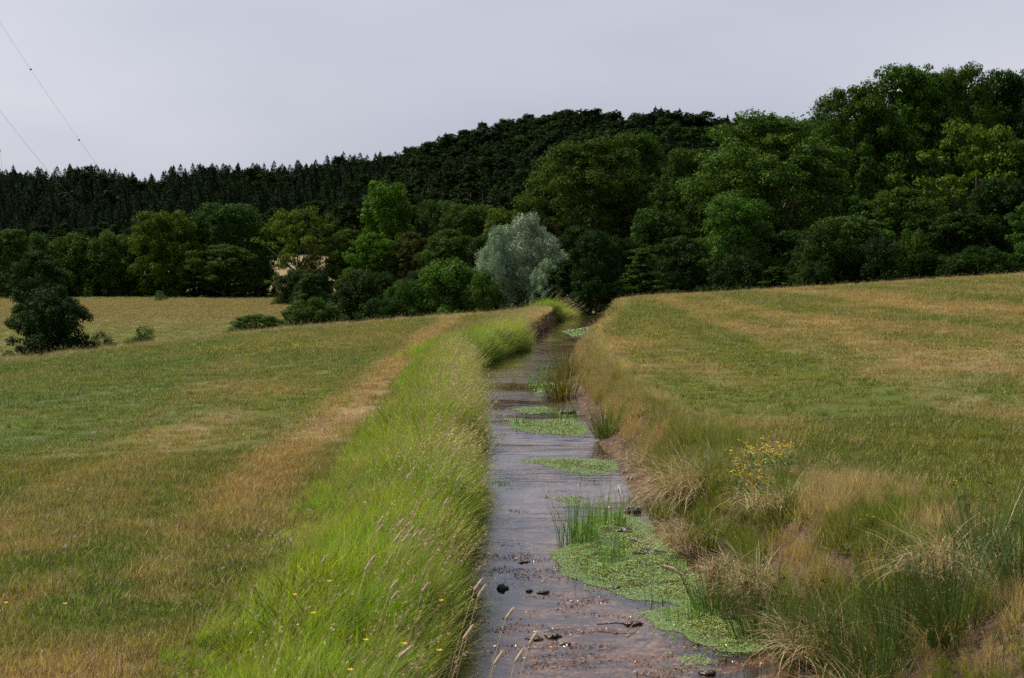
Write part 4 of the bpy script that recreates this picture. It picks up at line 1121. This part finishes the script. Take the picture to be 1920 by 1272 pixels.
for x, y, w_, lb in ((1110, 812, 12, 'pale stone at the tip of the pale mat'), (1170, 876, 9, 'small stone above the slim mat end'), (1185, 893, 12, 'stone at the right end of the slim mat'), (1178, 886, 8, 'tiny stone between two others on the shore'),
        (1128, 800, 8, 'little stone under the bright rush clump'), (1300, 1180, 9, 'pinkish pebble in the lower mat'), (1108, 780, 12, 'stone on the bare bank left of the rush clump'), (1200, 905, 10, 'stone on the bare soil bank slope')):
    lump('stone', x, y, w_, w_ * .8, M['stone'], lb, 'stone', z=-.33, n=1)
def stick(x0, y0, x1, y1, z, r_, mat, label):
    a_ = px(x0, y0, z); b_ = px(x1, y1, z); za = max(gz(*a_), WZ) + .02; zb = max(gz(*b_), WZ) + .02
    m = MB(); m.tube([(0, 0, 0), ((b_[0] - a_[0]) * .5, (b_[1] - a_[1]) * .5 + .01, (zb - za) * .5 + .012), (b_[0] - a_[0], b_[1] - a_[1], zb - za)], [r_, r_ * .9, r_ * .4], 6)
    o = obj('stick', m.mesh('stick', [mat], True), None, (a_[0], a_[1], za)); tag(o, label, 'stick')
stick(1248, 1070, 1280, 1086, WZ, .010, M['stick'], 'short pinkish broken stick lying on the big mat')
stick(1160, 908, 1166, 925, -.36, .004, M['white'], 'thin white twig standing out on the bare bank')
stick(1120, 1182, 1195, 1186, WZ, .005, M['clod'], 'thin dark twig floating left of the ragged clod')
stick(1178, 1195, 1215, 1160, WZ, .003, M['stick'], 'fine pale twig over the tip of the lower mat')
stick(1170, 1015, 1215, 1030, WZ, .006, M['stick'], 'brown twig across the mud behind the big mat')

# litter on the bare bank
m = MB(); n = 4500
Y = rng.uniform(8.2, 34, n); Y = 8.2 + (Y - 8.2) * rng.uniform(0, 1, n); X = xr(Y) + rng.uniform(.02, .75, n) ** 1.1 * np.interp(Y, [8, 12, 30], [1, .8, .8])
z = ground(X, Y); az = rng.uniform(0, 6.28, n)
m.blades(np.stack([X, Y, z + .004], 1), az, rng.uniform(1.2, 1.6, n), rng.uniform(.03, .16, n), rng.uniform(.002, .006, n), rng.normal(0, .2, n), 2, 0)
o = obj('bank_litter', m.mesh('bank_litter', [M['straw']])); tag(o, 'dead grass litter strewn over the bare right bank', 'litter', kind='stuff')

# reddish brown algae and rotting leaves drifting in the shallows
n = 90000; Y = 8.0 + rng.uniform(0, 1, n) ** 1.5 * 10; X = xl(Y) + (xr(Y) - xl(Y)) * rng.uniform(0, 1, n)
k = (fbm(X * 2.6, Y * 4.6, 191, 4) + rng.normal(0, .02, n) > .565 + .012 * (Y - 8)); X, Y = X[k], Y[k]; n = len(X)
m = MB(); c = np.stack([X, Y, np.full(n, WZ) + rng.uniform(-.004, .006, n)], 1)
nr = unit(rng.normal(0, .3, (n, 3)) + [0, 0, 1]); a_ = unit(np.cross(nr, rng.normal(size=(n, 3)))); L2 = rng.uniform(.003, .012, n)[:, None]
m.rhombi(c, a_ * L2, np.cross(nr, a_) * L2 * .45)
M['algae'] = leaf_mat('brown_algae', (.150, .058, .026), 'none', rough=.35, trans=.1, spec=.6, var=.6, tcol=(1, .8, .6))
o = obj('drifting_algae', m.mesh('drifting_algae', [M['algae']])); tag(o, 'reddish brown algae and rotten leaves drifting on the shallow water', 'algae', kind='stuff')

# pebbles on the bed
def pebble(seed):
    m = MB(); m.ball((0, 0, 0), (.5, .4, .3), 0, 6, 4, .15); return m.mesh('pebble', [M['bed_stone']], True)
n = 2600; Y = 8 + rng.uniform(0, 1, n) ** 2 * 14; X = xl(Y) + (xr(Y) - xl(Y)) * rng.uniform(.03, .99, n)
s = rng.uniform(.012, .04, n) * rng.uniform(.5, 1.2, n)
tag(scatter('pebbles', np.stack([X, Y, ground(X, Y) - .004], 1), rots(n), np.stack([s, s, s * .7], 1), rng.integers(0, 3, n), np.ones((n, 3)), protos([pebble(i) for i in range(3)], 'pebble')),
    'small pebbles lying in the shallow stream', 'pebbles', kind='stuff')

# ------------------------------------------------------------------ flowers
def flower_head(m, c, r_, mi, npet=6, seed=0):
    for j in range(npet):
        a_ = 2 * math.pi * j / npet + seed
        d = np.array([math.cos(a_), math.sin(a_), .35]); s_ = np.array([-math.sin(a_), math.cos(a_), 0])
        m.rhombi(np.array([c]) + d * r_ * .5, np.array([d * r_ * .5]), np.array([s_ * r_ * .32]), mi)
for i, (x, y) in enumerate([(1378, 905), (1385, 895), (1408, 888), (1425, 912), (1437, 884), (1448, 900), (1462, 892), (1477, 905), (1395, 915), (1402, 900), (1455, 915), (1432, 928), (1415, 925), (1485, 895)]):
    X, Y = px(x, y + 20, .02); z = gz(X, Y)
    e = empty('yellow_flower_plant', (X, Y, z)); tag(e, 'leafy plant with bright yellow flower clusters on the right bank above the rushes', 'wildflower', 'yellow flowering plants beside the dry tussock')
    ns = 5; b0 = rng.normal(0, .035, (ns, 3)) * [1, 1, 0]
    m = MB(); tips = m.blades(b0, rng.uniform(0, 6.28, ns), np.abs(rng.normal(.2, .12, ns)), rng.uniform(.16, .26, ns), np.full(ns, .004), rng.uniform(0, .2, ns), 3)
    for t_ in tips:
        k = 12; cc = b0[0] + (t_ - b0[0]) * rng.uniform(.2, .9, (k, 1)) + rng.normal(0, .01, (k, 3)); uu = unit(rng.normal(size=(k, 3))) * .014; vv = unit(np.cross(uu, rng.normal(size=(k, 3)))) * .005
        m.rhombi(cc, uu, vv)
    obj('stems_and_leaves', m.mesh('stems', [M['stem']]), e)
    for j in range(ns):
        m = MB()
        for q_ in range(3): flower_head(m, rng.normal(0, .011, 3), .010, 0, 6, rng.uniform(0, 6))
        obj('flower_head', m.mesh('flower_head', [M['yellow']]), e, tips[j])
def lone_flower(x, y, h, label, group=None, kind='yellow', r_=.014, z=0):
    X, Y = px(x, y, h + z); zz = gz(X, Y); hh = max(h + z - zz, .05)
    e = empty('buttercup' if kind == 'yellow' else 'clover_flower', (X, Y, zz)); tag(e, label, 'flower', group)
    m = MB(); tip = m.blades(np.zeros((1, 3)), np.array([rng.uniform(0, 6.28)]), np.array([.05]), np.array([hh]), np.array([.003]), np.array([.1]), 2)
    obj('stem', m.mesh('stem', [M['stem']]), e)
    m = MB()
    if kind == 'yellow': flower_head(m, (0, 0, 0), r_, 0, 5)
    else:
        k = 26; d_ = unit(rng.normal(size=(k, 3))); m.rhombi(d_ * r_ * .55, d_ * r_ * .5, unit(np.cross(d_, rng.normal(size=(k, 3)))) * r_ * .22)
    obj('flower_head', m.mesh('flower_head', [M[kind]]), e, tip[0])
for i, (x, y, lb) in enumerate([(575, 1157, 'yellow buttercup low in the left bank grass'), (625, 1095, 'yellow buttercup above the low one in the bank grass'), (538, 1117, 'yellow buttercup at the edge of the mown grass'), (705, 1205, 'orange yellow flower in the lowest bank grass'),
        (675, 1258, 'yellow flower at the bottom picture edge among bank grass'), (785, 1225, 'yellow flower nearest the water at the bottom'), (775, 1205, 'small yellow flower just above the waterside one'), (797, 1130, 'yellow flower hidden beside the bank edge'), (8, 1133, 'yellow flower at the left picture edge'), (120, 1135, 'small yellow flower in the brown turf at lower left')]):
    lone_flower(x, y, .30 if x > 500 else .07, lb)
for i in range(34):
    x = rng.normal(500, 50); y = rng.normal(1012, 24)
    lone_flower(x, y, .07, 'small white clover head in the green turf beside the bank grass', 'white clover heads in the turf left of the bank grass', 'white', .009)
for (x, y, lb) in ((167, 813, 'large white dandelion clock alone in the left meadow'), (108, 1027, 'white clover head on the dark turf at far left'), (130, 1010, 'second pale head right of the far left clover'), (575, 960, 'white head just above the clover patch'), (320, 848, 'small white head beside the brown track')):
    lone_flower(x, y, .12, lb, None, 'white', .022 if x == 167 else .014)

def foxtail(x, y, h, label, lean=.3, L_=.055, az=None, r_=.0052):
    """x, y: the pixel of the head"""
    X, Y = px(x, y, h); az = rng.uniform(-.6, .9) if az is None else az
    bx = X - math.cos(az) * math.sin(lean) * .4; by = Y - math.sin(az) * math.sin(lean) * .4; zz = gz(bx, by)
    e = empty('foxtail_stalk', (bx, by, zz)); tag(e, label, 'grass stalk', 'foxtail stalks rising from the bank grass' if label.startswith('pale') else None)
    tip = np.array([X - bx, Y - by, h - zz])
    m = MB(); m.tube([(0, 0, 0), tip * .5 + [0, 0, .03], tip], [.0016, .0013, .001], 4)
    obj('stem', m.mesh('stem', [M['straw']]), e)
    d = unit(tip * [1.6, 1.6, .6]); m = MB(); m.tube([[0, 0, 0], d * L_ * .15, d * L_ * .5, d * L_ * .85, d * L_], [r_ * .4, r_, r_, r_ * .8, r_ * .15], 7)
    k = 70; f = rng.uniform(.03, .97, (k, 1)); off = unit(np.cross(d, rng.normal(size=(k, 3)))); m.rhombi(d * f * L_ + off * r_ * 1.1, unit(off + d * 1.2) * .005, unit(np.cross(off, d)) * .0011)
    obj('seed_head', m.mesh('seed_head', [M['foxtail']]), e, tip)
fx = [(745, 990), (756, 996), (742, 1012), (763, 1004), (771, 1014), (784, 1008), (707, 1000), (735, 1022), (753, 1020), (708, 985), (682, 1075), (690, 1060), (732, 1130), (760, 900), (845, 815), (820, 840), (832, 950), (855, 905), (600, 1060), (790, 1115), (730, 1110), (840, 700), (808, 720), (700, 760), (690, 770)]
for x, y in fx: foxtail(x, y, .34, 'pale furry foxtail head rising out of the left bank grass')
for x, y, lb, hz in ((868, 1205, 'big blurred foxtail head leaning over the water at bottom left', .3), (895, 1125, 'arched foxtail head bending over the water above the big one', .28), (888, 1112, 'upright foxtail head at the water edge beside the arched one', .3), (965, 1250, 'thick foxtail head at the bottom edge over the water', .25), (947, 1168, 'small oval foxtail head standing over open water', .2),
                 (745, 1240, 'thick foxtail head low at the bottom of the bank grass', .3), (925, 1255, 'foxtail head near bottom edge left of the thick one', .25), (992, 1215, 'slim foxtail head over the stream bed', .22)):
    foxtail(x, y, hz, lb, .45, .07, .2, .0062)

# small flowers strewn over the meadow (too many to count)
def fl(seed, mt):
    m = MB(); r = np.random.default_rng(seed)
    for j in range(4):
        c = np.array([r.normal(0, .07), r.normal(0, .07), r.uniform(.10, .17)]); m.blades(np.array([c * [1, 1, 0]]), np.array([1.]), np.array([.0]), np.array([c[2]]), np.array([.003]), np.array([0.]), 1, 1)
        flower_head(m, c, .011, 0, 5)
    return m.mesh('fl', [M[mt], M['stem']])
cx_, cy_ = [], []
for (x, y, sx, sy, k) in ((430, 655, 50, 6, 90), (560, 652, 60, 5, 90), (1290, 590, 60, 12, 60), (1230, 640, 40, 12, 40), (1180, 620, 30, 10, 30), (1400, 580, 60, 8, 40), (1170, 575, 50, 5, 40), (1640, 640, 90, 20, 24), (60, 940, 50, 30, 10), (1420, 690, 60, 20, 14), (1700, 880, 90, 40, 8)):
    for _ in range(k):
        X, Y = px(x + rng.normal(0, sx), y + rng.normal(0, sy), (x - 960) / F * 40 * .055 + .1)
        cx_.append(X); cy_.append(Y)
X = np.array(cx_); Y = np.array(cy_); k = on_meadow(X, Y); X, Y = X[k], Y[k]; n = len(X); s = np.interp(Y, [10, 30, 70], [.7, .9, 1.5])
tag(scatter('meadow_flowers', np.stack([X, Y, ground(X, Y)], 1), rots(n), np.stack([s, s, s], 1), rng.integers(0, 2, n), np.ones((n, 3)), protos([fl(1, 'yellow'), fl(2, 'yellow')], 'fl_proto')),
    'tiny yellow meadow flowers in drifts across the grass', 'flowers', kind='stuff')
X, Y = rand_zone(700, 14, 62, -.3, -.03); k = on_meadow(X, Y) & (X < -3); X, Y = X[k], Y[k]; n = len(X); s = np.interp(Y, [10, 30, 70], [.5, .7, 1.0])
X2, Y2 = rand_zone(160, 12, 60, .1, .3); X = np.r_[X, X2]; Y = np.r_[Y, Y2]; n = len(X); s = np.interp(Y, [10, 30, 70], [.45, .6, .9])
tag(scatter('pale_seed_heads', np.stack([X, Y, ground(X, Y)], 1), rots(n), np.stack([s, s, s], 1), rng.integers(0, 2, n), np.ones((n, 3)), protos([fl(3, 'white'), fl(4, 'white')], 'wf_proto')),
    'pale seed heads and clover flecking the meadow', 'flowers', kind='stuff')

# ------------------------------------------------------------------ guy wires of a mast that stands outside the frame
def at(x, y, Y): return np.array([(x - 960) / F * Y, Y, EYE + (HOR - y) / F * Y])
MASTY = 430.
def wire(anchor, top, balls, label):
    a_ = at(*anchor); b_ = at(*top)
    e = empty('guy_wire', a_); tag(e, label, 'guy wire')
    ts = np.linspace(0, 1, 14); P = (b_ - a_) * ts[:, None] - np.array([0, 0, 1.]) * (4 * 2.0 * ts * (1 - ts))[:, None]
    m = MB(); m.tube(P, .035, 4); obj('cable', m.mesh('cable', [M['steel']]), e)
    for (x, y) in balls:
        f = (y - anchor[1]) / (top[1] - anchor[1])
        # find the parameter whose projection has this row
        best = min(np.linspace(0, 1, 800), key=lambda q: abs((HOR - y) / F * (a_[1] + (b_[1] - a_[1]) * q) + EYE - (a_[2] + (b_[2] - a_[2]) * q - 8 * q * (1 - q))))
        p = (b_ - a_) * best - np.array([0, 0, 8 * best * (1 - best)])
        m = MB(); m.ball((0, 0, 0), (.32, .32, .32), 0, 10, 7); obj('marker_ball', m.mesh('marker_ball', [M['red']], True), e, p)
wire((232, 376, 520), (-120, -158, MASTY), [(67, 133), (155, 264)], 'thin guy wire with two red marker balls slanting down at upper left')
wire((150, 386, 520), (-120, 34, MASTY), [], 'lower bare guy wire slanting down at the left')
wire((14, 375, 560), (-120, -805, MASTY), [(3, 284)], 'steep guy wire with one red marker ball at the left picture edge')
mt = at(-120, 460, MASTY); zb = gz(mt[0], mt[1]); Ht = at(-120, -820, MASTY)[2] - zb
e = empty('radio_mast', (mt[0], mt[1], zb)); tag(e, 'tall slim lattice mast outside the left picture edge carrying the guy wires', 'mast')
m = MB()
for j in range(3):
    th = j * 2.094; m.tube([(.8 * math.cos(th), .8 * math.sin(th), -.5), (.8 * math.cos(th), .8 * math.sin(th), Ht)], .06, 5)
obj('leg_tubes', m.mesh('leg_tubes', [M['steel']]), e)
m = MB()
for k in range(int(Ht / 2)):
    for j in range(3):
        a0 = j * 2.094; a1 = (j + 1) * 2.094; m.tube([(.8 * math.cos(a0), .8 * math.sin(a0), k * 2), (.8 * math.cos(a1), .8 * math.sin(a1), k * 2 + 2)], .03, 3, 0, False)
obj('lattice_braces', m.mesh('lattice_braces', [M['steel']]), e)
